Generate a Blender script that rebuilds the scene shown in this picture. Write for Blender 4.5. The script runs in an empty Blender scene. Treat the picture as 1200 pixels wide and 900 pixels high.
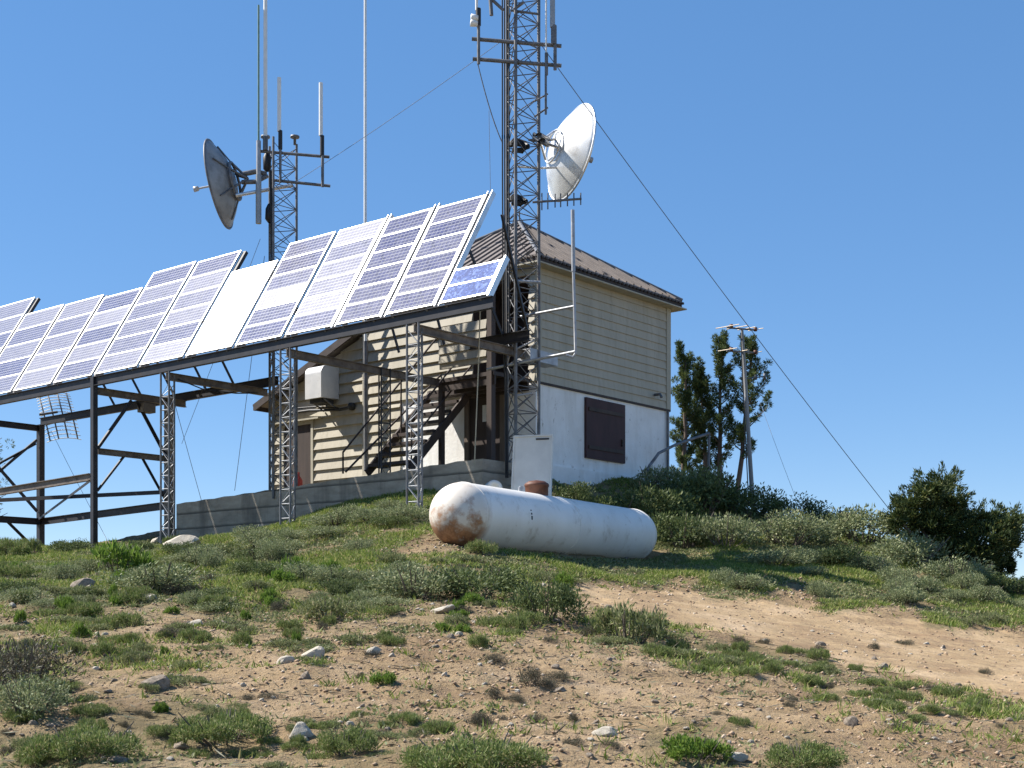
import bpy, bmesh, math, random
import numpy as np
from mathutils import Vector, Matrix
random.seed(7)
rng = np.random.default_rng(11)
F = 1583.0; HY = 728.0
sc = bpy.context.scene
COL = sc.collection
Z = Vector((0, 0, 1))

def P(px, py, Y):
    return Vector(((px - 600) / F * Y, Y, (HY - py) / F * Y))

# ------------------------------------------------------------------ frames
U = Vector((.6405, .768, 0)); V = Vector((-.768, .6405, 0))
C0 = Vector((.5, 28.4, 0)); F0 = Vector((-1.655, 23.25, 0))
def FL(t, d, z): return C0 + V * t - U * d + Z * z      # building: t leftwards along the front, d out of it
def FR(t, d, z): return F0 + V * t + U * d + Z * z      # solar rack: t leftwards, d backwards

# ------------------------------------------------------------------ mesh builder
def link(name, me, parent=None, loc=None):
    o = bpy.data.objects.new(name, me); COL.objects.link(o)
    if parent is not None: o.parent = parent
    if loc is not None: o.location = loc
    return o

def origin(o):
    p = Vector((0, 0, 0))
    while o is not None:
        p = p + o.location; o = o.parent
    return p

class MB:
    def __init__(s): s.v = []; s.f = []; s.sm = []; s.mi = []; s.m = 0
    def add(s, vs, fs, smooth=False):
        n = len(s.v); s.v += [Vector(x) for x in vs]
        for f in fs: s.f.append([n + i for i in f]); s.sm.append(smooth); s.mi.append(s.m)
        return s
    def prism8(s, p):      # 8 corners: 4 bottom ring, 4 top ring
        return s.add(p, [(3, 2, 1, 0), (4, 5, 6, 7), (0, 1, 5, 4), (1, 2, 6, 5), (2, 3, 7, 6), (3, 0, 4, 7)])
    def box(s, c, ax, ay, az):   # centre and half axes
        c = Vector(c)
        return s.prism8([c - ax - ay - az, c + ax - ay - az, c + ax + ay - az, c - ax + ay - az,
                         c - ax - ay + az, c + ax - ay + az, c + ax + ay + az, c - ax + ay + az])
    def bar(s, p, q, w, h, up=Z):
        p = Vector(p); q = Vector(q); d = (q - p)
        L = d.length; d = d / L
        if abs(d.dot(up)) > .98: up = U
        x = d.cross(up).normalized(); y = x.cross(d)
        return s.box((p + q) / 2, d * (L / 2), x * (w / 2), y * (h / 2))
    def angle(s, p, q, w, th=.012, up=Z, sg=1):     # rolled angle iron
        p = Vector(p); q = Vector(q); d = (q - p).normalized()
        if abs(d.dot(up)) > .98: up = U
        x = d.cross(up).normalized(); y = x.cross(d)
        s.box((p + q) / 2 + y * (w / 2 - th / 2) * 1, (q - p) / 2, x * (w / 2), y * (th / 2))
        s.box((p + q) / 2 + x * sg * (w / 2 - th / 2) - y * th * .5, (q - p) / 2, x * (th / 2), y * (w / 2 - th / 2))
        return s
    def channel(s, p, q, w, h, th=.014):             # C section, web vertical
        p = Vector(p); q = Vector(q); d = (q - p).normalized()
        x = d.cross(Z).normalized(); y = x.cross(d); m = (p + q) / 2; hd = (q - p) / 2
        s.box(m, hd, x * (th / 2), y * (h / 2 - th))
        s.box(m + y * (h / 2 - th / 2), hd, x * (w / 2), y * (th / 2))
        s.box(m - y * (h / 2 - th / 2), hd, x * (w / 2), y * (th / 2))
        return s
    def tube(s, pts, r, n=8, caps=True, closed=False):
        pts = [Vector(p) for p in pts]
        rs = r if isinstance(r, (list, tuple)) else [r] * len(pts)
        ring = []; px = None
        for i, p in enumerate(pts):
            if closed: d = pts[(i + 1) % len(pts)] - pts[i - 1]
            else: d = (pts[min(i + 1, len(pts) - 1)] - pts[max(i - 1, 0)])
            d.normalize()
            if px is None:
                a = Z if abs(d.z) < .9 else Vector((1, 0, 0)); px = d.cross(a).normalized()
            else: px = (px - d * px.dot(d)).normalized()
            y = d.cross(px)
            ring.append([p + (px * math.cos(2 * math.pi * k / n) + y * math.sin(2 * math.pi * k / n)) * rs[i] for k in range(n)])
        vs = [v for rr in ring for v in rr]; fs = []
        m = len(pts) if closed else len(pts) - 1
        for i in range(m):
            j = (i + 1) % len(pts)
            for k in range(n):
                k2 = (k + 1) % n
                fs.append((i * n + k, i * n + k2, j * n + k2, j * n + k))
        s.add(vs, fs, True)
        if caps and not closed:
            s.add(ring[0], [tuple(reversed(range(n)))]); s.add(ring[-1], [tuple(range(n))])
        return s
    def lathe(s, o, axis, prof, n=24, smooth=True):    # prof: (distance along the axis, radius)
        o = Vector(o); axis = Vector(axis).normalized()
        a = Z if abs(axis.z) < .9 else Vector((1, 0, 0)); x = axis.cross(a).normalized(); y = axis.cross(x)
        vs = []; fs = []
        for (h, r) in prof:
            for k in range(n):
                t = 2 * math.pi * k / n
                vs.append(o + axis * h + (x * math.cos(t) + y * math.sin(t)) * max(r, 1e-4))
        for i in range(len(prof) - 1):
            for k in range(n):
                k2 = (k + 1) % n
                fs.append((i * n + k, i * n + k2, (i + 1) * n + k2, (i + 1) * n + k))
        return s.add(vs, fs, smooth)
    def build(s, name, mat, parent=None, at=None):
        """one mesh object; world-space points are taken relative to the parent (or to at)"""
        me = bpy.data.meshes.new(name)
        if parent is not None: off = origin(parent)
        elif at is not None: off = Vector(at)
        else: off = Vector((0, 0, 0))
        me.from_pydata([v - off for v in s.v], [], s.f)
        me.polygons.foreach_set('use_smooth', s.sm)
        for m in (mat if isinstance(mat, (list, tuple)) else [mat]): me.materials.append(m)
        if isinstance(mat, (list, tuple)): me.polygons.foreach_set('material_index', s.mi)
        bm = bmesh.new(); bm.from_mesh(me); bmesh.ops.recalc_face_normals(bm, faces=bm.faces); bm.to_mesh(me); bm.free()
        o = link(name, me, parent)
        if parent is None and at is not None: o.location = off
        return o

def tag(o, label=None, cat=None, group=None, kind=None):
    if label: o['label'] = label
    if cat: o['category'] = cat
    if group: o['group'] = group
    if kind: o['kind'] = kind
    return o
def thing(name, label, cat, loc, group=None):
    o = bpy.data.objects.new(name, None); COL.objects.link(o)
    o.location = loc; o.empty_display_size = .2
    return tag(o, label, cat, group)

# ------------------------------------------------------------------ materials
def newmat(name):
    m = bpy.data.materials.new(name); m.use_nodes = True
    nt = m.node_tree; b = nt.nodes['Principled BSDF']
    return m, nt, b
def nd(nt, typ, **kw):
    n = nt.nodes.new(typ)
    for k, v in kw.items():
        if k.startswith('i_'):
            n.inputs[k[2:].replace('_', ' ')].default_value = v
        else: setattr(n, k, v)
    return n
def ramp(nt, fac, stops, interp='LINEAR'):
    r = nt.nodes.new('ShaderNodeValToRGB'); e = r.color_ramp.elements
    r.color_ramp.interpolation = interp
    while len(e) < len(stops): e.new(.5)
    for x, (p, c) in zip(e, stops):
        x.position = p; x.color = (*c, 1) if len(c) == 3 else c
    nt.links.new(fac, r.inputs[0]); return r
def noise(nt, vec, scale, detail=4, rough=.55):
    n = nd(nt, 'ShaderNodeTexNoise'); n.inputs['Scale'].default_value = scale
    n.inputs['Detail'].default_value = detail; n.inputs['Roughness'].default_value = rough
    if vec is not None: nt.links.new(vec, n.inputs['Vector'])
    return n
def mix(nt, fac, a, b, mode='MIX'):
    m = nd(nt, 'ShaderNodeMix', data_type='RGBA', blend_type=mode)
    for sock, v in ((m.inputs['Factor'], fac), (m.inputs[6], a), (m.inputs[7], b)):
        if isinstance(v, (int, float)): sock.default_value = v
        elif isinstance(v, tuple): sock.default_value = (*v, 1)
        else: nt.links.new(v, sock)
    return m.outputs[2]
def bump(nt, b, h, strength=.3, dist=.02):
    n = nd(nt, 'ShaderNodeBump'); n.inputs['Strength'].default_value = strength; n.inputs['Distance'].default_value = dist
    nt.links.new(h, n.inputs['Height']); nt.links.new(n.outputs[0], b.inputs['Normal'])
def objvec(nt, scale=None):
    t = nd(nt, 'ShaderNodeTexCoord'); v = t.outputs['Object']
    if scale:
        m = nd(nt, 'ShaderNodeMapping'); m.inputs['Scale'].default_value = scale
        nt.links.new(v, m.inputs['Vector']); v = m.outputs[0]
    return v
def geo(nt): return nd(nt, 'ShaderNodeNewGeometry')

def mottled(name, c1, c2, scale=3, rough=.6, metal=0, stretch=None, c3=None, s3=9, amount=(.55, .75), bmp=0, spec=.4):
    """worn surface: two tones by noise, and patches of a third"""
    m, nt, b = newmat(name); v = objvec(nt, stretch)
    n = noise(nt, v, scale, 5, .6)
    col = ramp(nt, n.outputs[0], [(.35, c1), (.65, c2)]).outputs[0]
    if c3:
        n3 = noise(nt, v, s3, 6, .65)
        f = ramp(nt, n3.outputs[0], [(amount[0], (0, 0, 0)), (amount[1], (1, 1, 1))]).outputs[0]
        col = mix(nt, f, col, c3)
    nt.links.new(col, b.inputs['Base Color'])
    b.inputs['Roughness'].default_value = rough; b.inputs['Metallic'].default_value = metal
    b.inputs['Specular IOR Level'].default_value = spec
    if bmp: bump(nt, b, noise(nt, v, scale * 6, 4).outputs[0], bmp, .01)
    return m

M = {}
M['galv'] = mottled('galvanised_steel', (.30, .31, .33), (.42, .43, .45), 8, .5, .35, c3=(.22, .17, .13), amount=(.6, .8))
M['galvdark'] = mottled('weathered_galvanised', (.10, .105, .11), (.19, .19, .20), 6, .55, .3, c3=(.12, .07, .045), amount=(.55, .75))
M['steel'] = mottled('dark_painted_steel', (.016, .016, .021), (.030, .029, .034), 5, .55, .0, c3=(.06, .038, .026), amount=(.58, .8))
M['beam'] = mottled('weathered_brown_beam', (.20, .165, .135), (.11, .09, .075), 4, .65, 0, c3=(.07, .045, .03), amount=(.5, .75))
M['black'] = mottled('black_cable_jacket', (.012, .012, .013), (.025, .025, .026), 6, .5)
M['alu'] = mottled('bare_aluminium', (.62, .62, .62), (.75, .75, .75), 5, .38, .75)
M['dishalu'] = mottled('spun_aluminium', (.64, .65, .66), (.76, .76, .75), 3, .42, .45, c3=(.38, .36, .34), s3=4, amount=(.5, .8))
M['dishgrey'] = mottled('dull_aluminium', (.23, .225, .22), (.34, .33, .315), 3, .5, .35, c3=(.17, .15, .135), s3=5, amount=(.5, .8))
M['fibre'] = mottled('white_fibreglass', (.68, .68, .66), (.78, .78, .76), 6, .4)
M['greenrod'] = mottled('green_fibreglass', (.10, .2, .17), (.16, .26, .22), 6, .45)
M['greyrod'] = mottled('grey_fibreglass', (.26, .30, .34), (.34, .37, .40), 6, .45)
M['wood'] = mottled('weathered_timber', (.17, .13, .10), (.10, .075, .058), 5, .8, 0, (1, 1, .15))
M['darkwood'] = mottled('dark_brown_timber', (.035, .024, .020), (.06, .04, .032), 5, .7, 0, (1, 1, .2))
M['polewood'] = mottled('grey_pole', (.20, .20, .20), (.30, .30, .30), 5, .7, 0, (1, 1, .1))
M['copper'] = mottled('antenna_tubes', (.60, .47, .33), (.72, .62, .48), 8, .45, .3)
M['rustdome'] = mottled('rusty_brown_paint', (.10, .035, .02), (.17, .07, .04), 6, .6, 0, c3=(.05, .02, .015), amount=(.5, .75))
M['shutter'] = mottled('dark_brown_shutter', (.034, .011, .012), (.052, .018, .019), 4, .65, 0, (1, 1, .25), c3=(.028, .013, .012))
M['cabinet'] = mottled('off_white_cabinet', (.60, .58, .54), (.70, .68, .63), 3, .55, 0, c3=(.42, .36, .29), s3=5, amount=(.62, .85))
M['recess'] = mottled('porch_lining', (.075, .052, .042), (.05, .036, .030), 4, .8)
M['gasket'] = mottled('dark_gasket', (.03, .03, .03), (.05, .05, .05), 5, .7)
M['tin'] = mottled('white_sheet_metal', (.66, .66, .65), (.76, .75, .73), 3, .42, .25, c3=(.48, .46, .43), amount=(.6, .85))
M['red'] = mottled('red_plastic', (.30, .03, .03), (.38, .05, .04), 6, .5)
M['notice'] = mottled('paper_notice', (.60, .60, .58), (.70, .70, .68), 9, .8)

def siding_mat(name, a, b2, dirt):
    m, nt, b = newmat(name); v = objvec(nt, (1, 1, .25))
    n = noise(nt, v, 2.2, 6, .6); col = ramp(nt, n.outputs[0], [(.3, a), (.7, b2)]).outputs[0]
    n2 = noise(nt, objvec(nt, (5, 5, .5)), 2.0, 6, .7)
    f = ramp(nt, n2.outputs[0], [(.50, (0, 0, 0)), (.75, (.7, .7, .7))]).outputs[0]
    nt.links.new(mix(nt, f, col, dirt), b.inputs['Base Color'])
    b.inputs['Roughness'].default_value = .75
    bump(nt, b, noise(nt, objvec(nt, (3, 3, 30)), 3, 4).outputs[0], .15, .006)
    return m
M['siding'] = siding_mat('cream_lap_siding', (.37, .335, .26), (.45, .405, .32), (.27, .24, .18))
M['trim'] = siding_mat('cream_trim_board', (.36, .33, .255), (.42, .385, .30), (.3, .26, .18))

def plaster():
    m, nt, b = newmat('whitewashed_concrete'); v = objvec(nt)
    n = noise(nt, v, 1.6, 7, .62); col = ramp(nt, n.outputs[0], [(.3, (.74, .72, .69)), (.62, (.85, .84, .82))]).outputs[0]
    n2 = noise(nt, objvec(nt, (1, 1, .6)), 5, 7, .75)
    f = ramp(nt, n2.outputs[0], [(.60, (0, 0, 0)), (.68, (1, 1, 1))]).outputs[0]
    col = mix(nt, f, col, (.40, .36, .32))
    n3 = noise(nt, objvec(nt, (2.5, 2.5, .35)), 1.4, 5, .6)
    f3 = ramp(nt, n3.outputs[0], [(.5, (0, 0, 0)), (.85, (.6, .6, .6))]).outputs[0]
    nt.links.new(mix(nt, f3, col, (.50, .46, .40)), b.inputs['Base Color'])
    b.inputs['Roughness'].default_value = .85
    bump(nt, b, noise(nt, v, 14, 6, .7).outputs[0], .5, .02)
    return m
M['plaster'] = plaster()

def concrete():
    m, nt, b = newmat('board_marked_concrete'); v = objvec(nt)
    n = noise(nt, objvec(nt, (.6, .6, 1.8)), 2.0, 8, .68)
    col = ramp(nt, n.outputs[0], [(.28, (.20, .17, .135)), (.5, (.34, .295, .235)), (.72, (.46, .405, .33))]).outputs[0]
    sx = nd(nt, 'ShaderNodeSeparateXYZ'); nt.links.new(v, sx.inputs[0])
    w = noise(nt, v, .8, 3)
    a = nd(nt, 'ShaderNodeMath', operation='MULTIPLY_ADD'); nt.links.new(w.outputs[0], a.inputs[0]); a.inputs[1].default_value = .08
    nt.links.new(sx.outputs[2], a.inputs[2])
    md = nd(nt, 'ShaderNodeMath', operation='FLOORED_MODULO'); nt.links.new(a.outputs[0], md.inputs[0]); md.inputs[1].default_value = .33
    ln = ramp(nt, md.outputs[0], [(0, (1, 1, 1)), (.03, (.7, .7, .7)), (.06, (0, 0, 0))])
    col = mix(nt, ln.outputs[0], col, (.085, .075, .062))
    n3 = noise(nt, objvec(nt, (1.3, 1.3, .25)), 1.2, 5, .6)
    f3 = ramp(nt, n3.outputs[0], [(.56, (0, 0, 0)), (.72, (.7, .7, .7))]).outputs[0]
    nt.links.new(mix(nt, f3, col, (.10, .088, .075)), b.inputs['Base Color'])
    b.inputs['Roughness'].default_value = .9
    bump(nt, b, noise(nt, v, 11, 8, .75).outputs[0], .6, .03)
    return m
M['concrete'] = concrete()

def roofmat():
    m, nt, b = newmat('weathered_sheet_roof'); v = objvec(nt)
    n = noise(nt, v, 2.5, 6, .65)
    col = ramp(nt, n.outputs[0], [(.3, (.125, .102, .09)), (.7, (.225, .19, .168))]).outputs[0]
    nt.links.new(col, b.inputs['Base Color']); b.inputs['Roughness'].default_value = .6
    b.inputs['Metallic'].default_value = .15
    return m
M['roof'] = roofmat()
M['fascia'] = mottled('dark_fascia', (.035, .025, .022), (.06, .045, .04), 4, .7)

def tankmat():
    m, nt, b = newmat('old_white_tank_paint'); v = objvec(nt)      # x runs along the tank from its near end
    n = noise(nt, v, 1.2, 6, .6)
    col = ramp(nt, n.outputs[0], [(.3, (.73, .69, .63)), (.65, (.83, .80, .75))]).outputs[0]
    n2 = noise(nt, objvec(nt, (1, 1, .8)), 3.2, 8, .72)            # grime blotches
    f = ramp(nt, n2.outputs[0], [(.55, (0, 0, 0)), (.72, (.75, .75, .75))]).outputs[0]
    col = mix(nt, f, col, (.42, .35, .27))
    n4 = noise(nt, v, 13, 5, .7)                                   # chips
    f4 = ramp(nt, n4.outputs[0], [(.69, (0, 0, 0)), (.73, (.9, .9, .9))]).outputs[0]
    col = mix(nt, f4, col, (.13, .085, .06))
    sx = nd(nt, 'ShaderNodeSeparateXYZ'); nt.links.new(v, sx.inputs[0])
    # rust worn through on the near end, worst low down
    e = nd(nt, 'ShaderNodeMapRange'); nt.links.new(sx.outputs[0], e.inputs[0])
    e.inputs[1].default_value = .12; e.inputs[2].default_value = -.12; e.inputs[3].default_value = 0; e.inputs[4].default_value = 1
    g = nd(nt, 'ShaderNodeMapRange'); nt.links.new(sx.outputs[2], g.inputs[0])
    g.inputs[1].default_value = .25; g.inputs[2].default_value = -.45; g.inputs[3].default_value = -.06; g.inputs[4].default_value = .34
    n5 = noise(nt, v, 4.5, 8, .7)
    s1 = nd(nt, 'ShaderNodeMath', operation='ADD'); nt.links.new(n5.outputs[0], s1.inputs[0]); nt.links.new(g.outputs[0], s1.inputs[1])
    f5 = ramp(nt, s1.outputs[0], [(.52, (0, 0, 0)), (.72, (1, 1, 1))])
    mm = nd(nt, 'ShaderNodeMath', operation='MULTIPLY'); nt.links.new(f5.outputs[0], mm.inputs[0]); nt.links.new(e.outputs[0], mm.inputs[1])
    rust = ramp(nt, noise(nt, v, 9, 6, .7).outputs[0], [(.35, (.16, .07, .035)), (.6, (.36, .19, .10)), (.75, (.46, .30, .19))]).outputs[0]
    yel = nd(nt, 'ShaderNodeMath', operation='MULTIPLY'); nt.links.new(e.outputs[0], yel.inputs[0]); yel.inputs[1].default_value = .45
    col = mix(nt, yel.outputs[0], col, (.56, .45, .33))
    nt.links.new(mix(nt, mm.outputs[0], col, rust), b.inputs['Base Color'])
    b.inputs['Roughness'].default_value = .48
    bump(nt, b, noise(nt, v, 5, 5).outputs[0], .08, .02)
    return m
M['tank'] = tankmat()

def panelmat(nm='solar_cells', r0=.11, r1=.20, dk=.26, gl=.5, sp=.42):
    """solar cells under dusty glass: silver grid lines over blue cells, each module dusted a little differently"""
    m, nt, b = newmat(nm); v = objvec(nt)
    oi = nd(nt, 'ShaderNodeObjectInfo')
    sx = nd(nt, 'ShaderNodeSeparateXYZ'); nt.links.new(v, sx.inputs[0])
    def lines(sock, period, width):
        d = nd(nt, 'ShaderNodeMath', operation='FLOORED_MODULO'); nt.links.new(sock, d.inputs[0]); d.inputs[1].default_value = period
        l = nd(nt, 'ShaderNodeMath', operation='LESS_THAN'); nt.links.new(d.outputs[0], l.inputs[0]); l.inputs[1].default_value = width
        return l.outputs[0]
    ly = lines(sx.outputs[1], .082, .013); lx = lines(sx.outputs[0], .0985, .008)
    lb = lines(sx.outputs[0], .0328, .003)
    mx = nd(nt, 'ShaderNodeMath', operation='MAXIMUM'); nt.links.new(ly, mx.inputs[0]); nt.links.new(lx, mx.inputs[1])
    mb = nd(nt, 'ShaderNodeMath', operation='MAXIMUM'); nt.links.new(mx.outputs[0], mb.inputs[0])
    hb = nd(nt, 'ShaderNodeMath', operation='MULTIPLY'); nt.links.new(lb, hb.inputs[0]); hb.inputs[1].default_value = .5
    nt.links.new(hb.outputs[0], mb.inputs[1])
    wn = nd(nt, 'ShaderNodeTexVoronoi'); wn.inputs['Scale'].default_value = 22; nt.links.new(v, wn.inputs['Vector'])
    cell = ramp(nt, wn.outputs['Color'], [(.1, (.020, .022, .080)), (.5, (.040, .045, .14)), (.9, (.07, .075, .20))]).outputs[0]
    col = mix(nt, mb.outputs[0], cell, (gl, gl, gl * 1.06))
    dust = noise(nt, v, 4, 5, .6)
    dd = nd(nt, 'ShaderNodeMath', operation='MULTIPLY_ADD'); nt.links.new(oi.outputs['Random'], dd.inputs[0]); dd.inputs[1].default_value = dk
    dm = nd(nt, 'ShaderNodeMath', operation='MULTIPLY_ADD'); nt.links.new(dust.outputs[0], dm.inputs[0]); dm.inputs[1].default_value = .25; dm.inputs[2].default_value = -.05
    nt.links.new(dm.outputs[0], dd.inputs[2])
    nt.links.new(mix(nt, dd.outputs[0], col, (.50, .48, .46)), b.inputs['Base Color'])
    rr = nd(nt, 'ShaderNodeMapRange'); nt.links.new(oi.outputs['Random'], rr.inputs[0]); rr.inputs[3].default_value = r0; rr.inputs[4].default_value = r1
    ra = nd(nt, 'ShaderNodeMath', operation='MULTIPLY_ADD'); nt.links.new(dust.outputs[0], ra.inputs[0]); ra.inputs[1].default_value = .05; nt.links.new(rr.outputs[0], ra.inputs[2])
    nt.links.new(ra.outputs[0], b.inputs['Roughness'])
    b.inputs['Specular IOR Level'].default_value = sp
    bump(nt, b, noise(nt, v, 60, 3).outputs[0], .12, .004)
    return m
M['cells'] = panelmat(); M['cellsblue'] = panelmat('blue_solar_cells', .085, .125, .08, .36, .3)
def bluecells():
    m, nt, b = newmat('polycrystalline_cells'); v = objvec(nt)
    wn = nd(nt, 'ShaderNodeTexVoronoi'); wn.inputs['Scale'].default_value = 26; nt.links.new(v, wn.inputs['Vector'])
    sx = nd(nt, 'ShaderNodeSeparateXYZ'); nt.links.new(wn.outputs['Color'], sx.inputs[0])
    cell = ramp(nt, sx.outputs[0], [(.1, (.03, .055, .19)), (.6, (.05, .095, .30)), (.95, (.15, .22, .46))]).outputs[0]
    nt.links.new(cell, b.inputs['Base Color']); b.inputs['Roughness'].default_value = .62; b.inputs['Specular IOR Level'].default_value = .15
    return m
M['bluecells'] = bluecells()
def glarepanel():
    m, nt, b = newmat('glare_white_module'); v = objvec(nt)  # pale base colour carries the strong sun glare on this panel
    n = noise(nt, v, 5, 5); nt.links.new(ramp(nt, n.outputs[0], [(.3, (.34, .34, .36)), (.7, (.46, .46, .47))]).outputs[0], b.inputs['Base Color'])
    b.inputs['Roughness'].default_value = .30; b.inputs['Specular IOR Level'].default_value = .4
    return m
M['glarecells'] = glarepanel()

def leafmat(name, stops, trans=.25, rough=.6):
    m, nt, b = newmat(name); g = geo(nt)
    r = ramp(nt, g.outputs['Random Per Island'], stops)
    nt.links.new(r.outputs[0], b.inputs['Base Color']); b.inputs['Roughness'].default_value = rough
    b.inputs['Specular IOR Level'].default_value = .25
    t = nd(nt, 'ShaderNodeBsdfTranslucent'); nt.links.new(r.outputs[0], t.inputs['Color'])
    mx = nd(nt, 'ShaderNodeMixShader'); mx.inputs[0].default_value = trans
    nt.links.new(b.outputs[0], mx.inputs[1]); nt.links.new(t.outputs[0], mx.inputs[2])
    nt.links.new(mx.outputs[0], nt.nodes['Material Output'].inputs['Surface'])
    return m
M['sage'] = leafmat('sagebrush_leaves', [(0, (.115, .142, .058)), (.5, (.205, .24, .11)), (.85, (.29, .315, .165)), (1, (.38, .36, .21))])
M['sagedark'] = leafmat('dark_backlit_leaves', [(0, (.055, .08, .026)), (.6, (.105, .142, .048)), (1, (.19, .215, .085))])  # dark green leaves; the thicket's backlit shade is put into the colour
M['grass'] = leafmat('green_grass', [(0, (.10, .155, .025)), (.5, (.19, .25, .05)), (.8, (.28, .31, .09)), (1, (.44, .38, .18))], .35)
M['shrublet'] = leafmat('olive_shrublet_leaves', [(0, (.08, .12, .03)), (.5, (.165, .22, .06)), (.85, (.26, .285, .11)), (1, (.40, .33, .18))], .3)
M['cover'] = leafmat('low_herbs', [(0, (.115, .145, .048)), (.5, (.185, .21, .085)), (.85, (.26, .27, .13)), (1, (.36, .32, .19))], .3)
M['forb'] = leafmat('broad_green_leaves', [(0, (.085, .155, .022)), (.6, (.14, .225, .035)), (1, (.22, .29, .06))], .4)
M['dry'] = leafmat('dry_twiggy_leaves', [(0, (.055, .045, .032)), (.5, (.105, .09, .062)), (.8, (.10, .11, .06)), (1, (.19, .16, .115))], .15)
M['pine'] = leafmat('pine_needles', [(0, (.045, .072, .025)), (.6, (.095, .135, .045)), (1, (.18, .20, .07))], .25)
M['juniper'] = leafmat('juniper_sprays', [(0, (.026, .045, .014)), (.6, (.052, .078, .024)), (.88, (.11, .13, .035)), (1, (.20, .19, .06))], .22)
M['bark'] = mottled('pine_bark', (.085, .062, .048), (.15, .115, .09), 8, .9, 0, (1, 1, .3))
M['stem'] = mottled('shrub_stems', (.10, .08, .065), (.16, .135, .11), 8, .9)
M['rockpale'] = mottled('pale_granite', (.35, .305, .24), (.50, .445, .36), 5, .85, c3=(.20, .17, .14), s3=9, amount=(.55, .75), bmp=.6)
M['rockdark'] = mottled('lichened_granite', (.20, .155, .115), (.32, .26, .20), 5, .9, c3=(.09, .085, .06), s3=7, amount=(.5, .72), bmp=.6)
M['pebble'] = leafmat('dirt_clods', [(0, (.22, .145, .09)), (.5, (.33, .225, .145)), (.85, (.42, .31, .21)), (1, (.54, .46, .36))], 0, .9)

def soil(name, lighter):
    m, nt, b = newmat(name); g = geo(nt); v = g.outputs['Position']
    n = noise(nt, v, .9, 7, .62)
    k = 1.22 if lighter else 1.0
    col = ramp(nt, n.outputs[0], [(.28, (.19 * k, .122 * k, .070 * k)), (.5, (.315 * k, .222 * k, .124 * k)), (.72, (.415 * k, .305 * k, .195 * k))]).outputs[0]
    n2 = noise(nt, v, 9, 7, .72)
    col = mix(nt, ramp(nt, n2.outputs[0], [(.35, (.75, .75, .75)), (.48, (0, 0, 0))]).outputs[0], col, (.17, .115, .078))
    n3 = noise(nt, v, 40, 4, .7)
    col = mix(nt, ramp(nt, n3.outputs[0], [(.60, (0, 0, 0)), (.72, (.7, .7, .7))]).outputs[0], col, (.50, .42, .33))
    at = nd(nt, 'ShaderNodeAttribute', attribute_name='cover')
    n4 = noise(nt, v, 5, 6, .7)
    s = nd(nt, 'ShaderNodeMath', operation='MULTIPLY_ADD'); nt.links.new(n4.outputs[0], s.inputs[0]); s.inputs[1].default_value = .9
    nt.links.new(at.outputs['Fac'], s.inputs[2])
    f = ramp(nt, s.outputs[0], [(.78, (0, 0, 0)), (1.2, (.55, .55, .55))])
    litter = ramp(nt, n2.outputs[0], [(.3, (.085, .085, .035)), (.6, (.15, .13, .065)), (.8, (.23, .18, .11))]).outputs[0]
    nt.links.new(mix(nt, f.outputs[0], col, litter), b.inputs['Base Color'])
    b.inputs['Roughness'].default_value = .95; b.inputs['Specular IOR Level'].default_value = .15
    h = nd(nt, 'ShaderNodeMath', operation='ADD'); nt.links.new(n2.outputs[0], h.inputs[0])
    h2 = nd(nt, 'ShaderNodeMath', operation='MULTIPLY'); nt.links.new(n3.outputs[0], h2.inputs[0]); h2.inputs[1].default_value = .5
    nt.links.new(h2.outputs[0], h.inputs[1])
    bump(nt, b, h.outputs[0], .55 if lighter else .9, .05)
    return m
M['soil'] = soil('dry_soil', False); M['track'] = soil('track_soil', True)

# ------------------------------------------------------------------ terrain
ctrl = []
def cp(px, Y, z): ctrl.append(((px - 600) / F * Y, Y, z))
for px, z in ((0, -.76), (300, -.76), (600, -.76), (900, -.78), (1200, -.82)): cp(px, 7, z)
for x in (-14, -5, 0, 5, 14): ctrl.append((x, 0, -1.7)); ctrl.append((x, -6, -2.6))
cp(-300, 7, -.76); cp(1500, 7, -.9)
cp(0, 10, -.44); cp(0, 14, .0); cp(0, 20, .66); cp(0, 24, 1.12); cp(0, 28, 1.46); cp(0, 33, 1.62); cp(0, 38, 1.2)
cp(-300, 14, .0); cp(-300, 22, .85); cp(-300, 28, 1.40); cp(-300, 34, 1.55)
cp(110, 26, 1.34); cp(200, 24, 1.2); cp(197, 27.8, 1.50); cp(120, 30, 1.58); cp(43, 35.2, 1.75)
cp(300, 14, .02); cp(300, 20, .75); cp(300, 24.5, 1.50); cp(300, 28.4, 1.80)
cp(230, 29.6, 1.58); cp(400, 22, 1.25); cp(420, 25.3, 2.10); cp(340, 25.6, 1.86)
cp(480, 20.5, 1.18); cp(487, 23.2, 1.98); cp(540, 24.6, 2.22); cp(600, 14, .1); cp(450, 17, .55)
cp(530, 20.2, 1.06); cp(640, 22.6, 1.1); cp(745, 25.4, 1.1); cp(600, 19, .75)
cp(620, 24.6, 1.75); cp(640, 26.5, 2.4); cp(640, 28.2, 3.0); cp(720, 28.2, 2.1); cp(740, 30.6, 3.15); cp(790, 32, 3.1)
cp(850, 22, .80); cp(850, 26, 1.45); cp(850, 30, 2.4); cp(850, 34, 2.85); cp(850, 37, 2.85)
cp(950, 24, .98); cp(950, 29, 2.05); cp(950, 34, 2.1)
cp(1080, 24, .72); cp(1080, 29, 1.55); cp(1080, 34, 1.4)
cp(1200, 20, -.13); cp(1200, 24, .42); cp(1200, 27.5, .64); cp(1200, 34, .0)
cp(1400, 14, -.75); cp(1400, 20, -.5); cp(1400, 27, -.1); cp(1400, 34, -1)
cp(800, 20, .47); cp(680, 18.5, .48); cp(1000, 20, .16); cp(1200, 14, -.65); cp(900, 14, -.28); cp(750, 16.5, .22)
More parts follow.
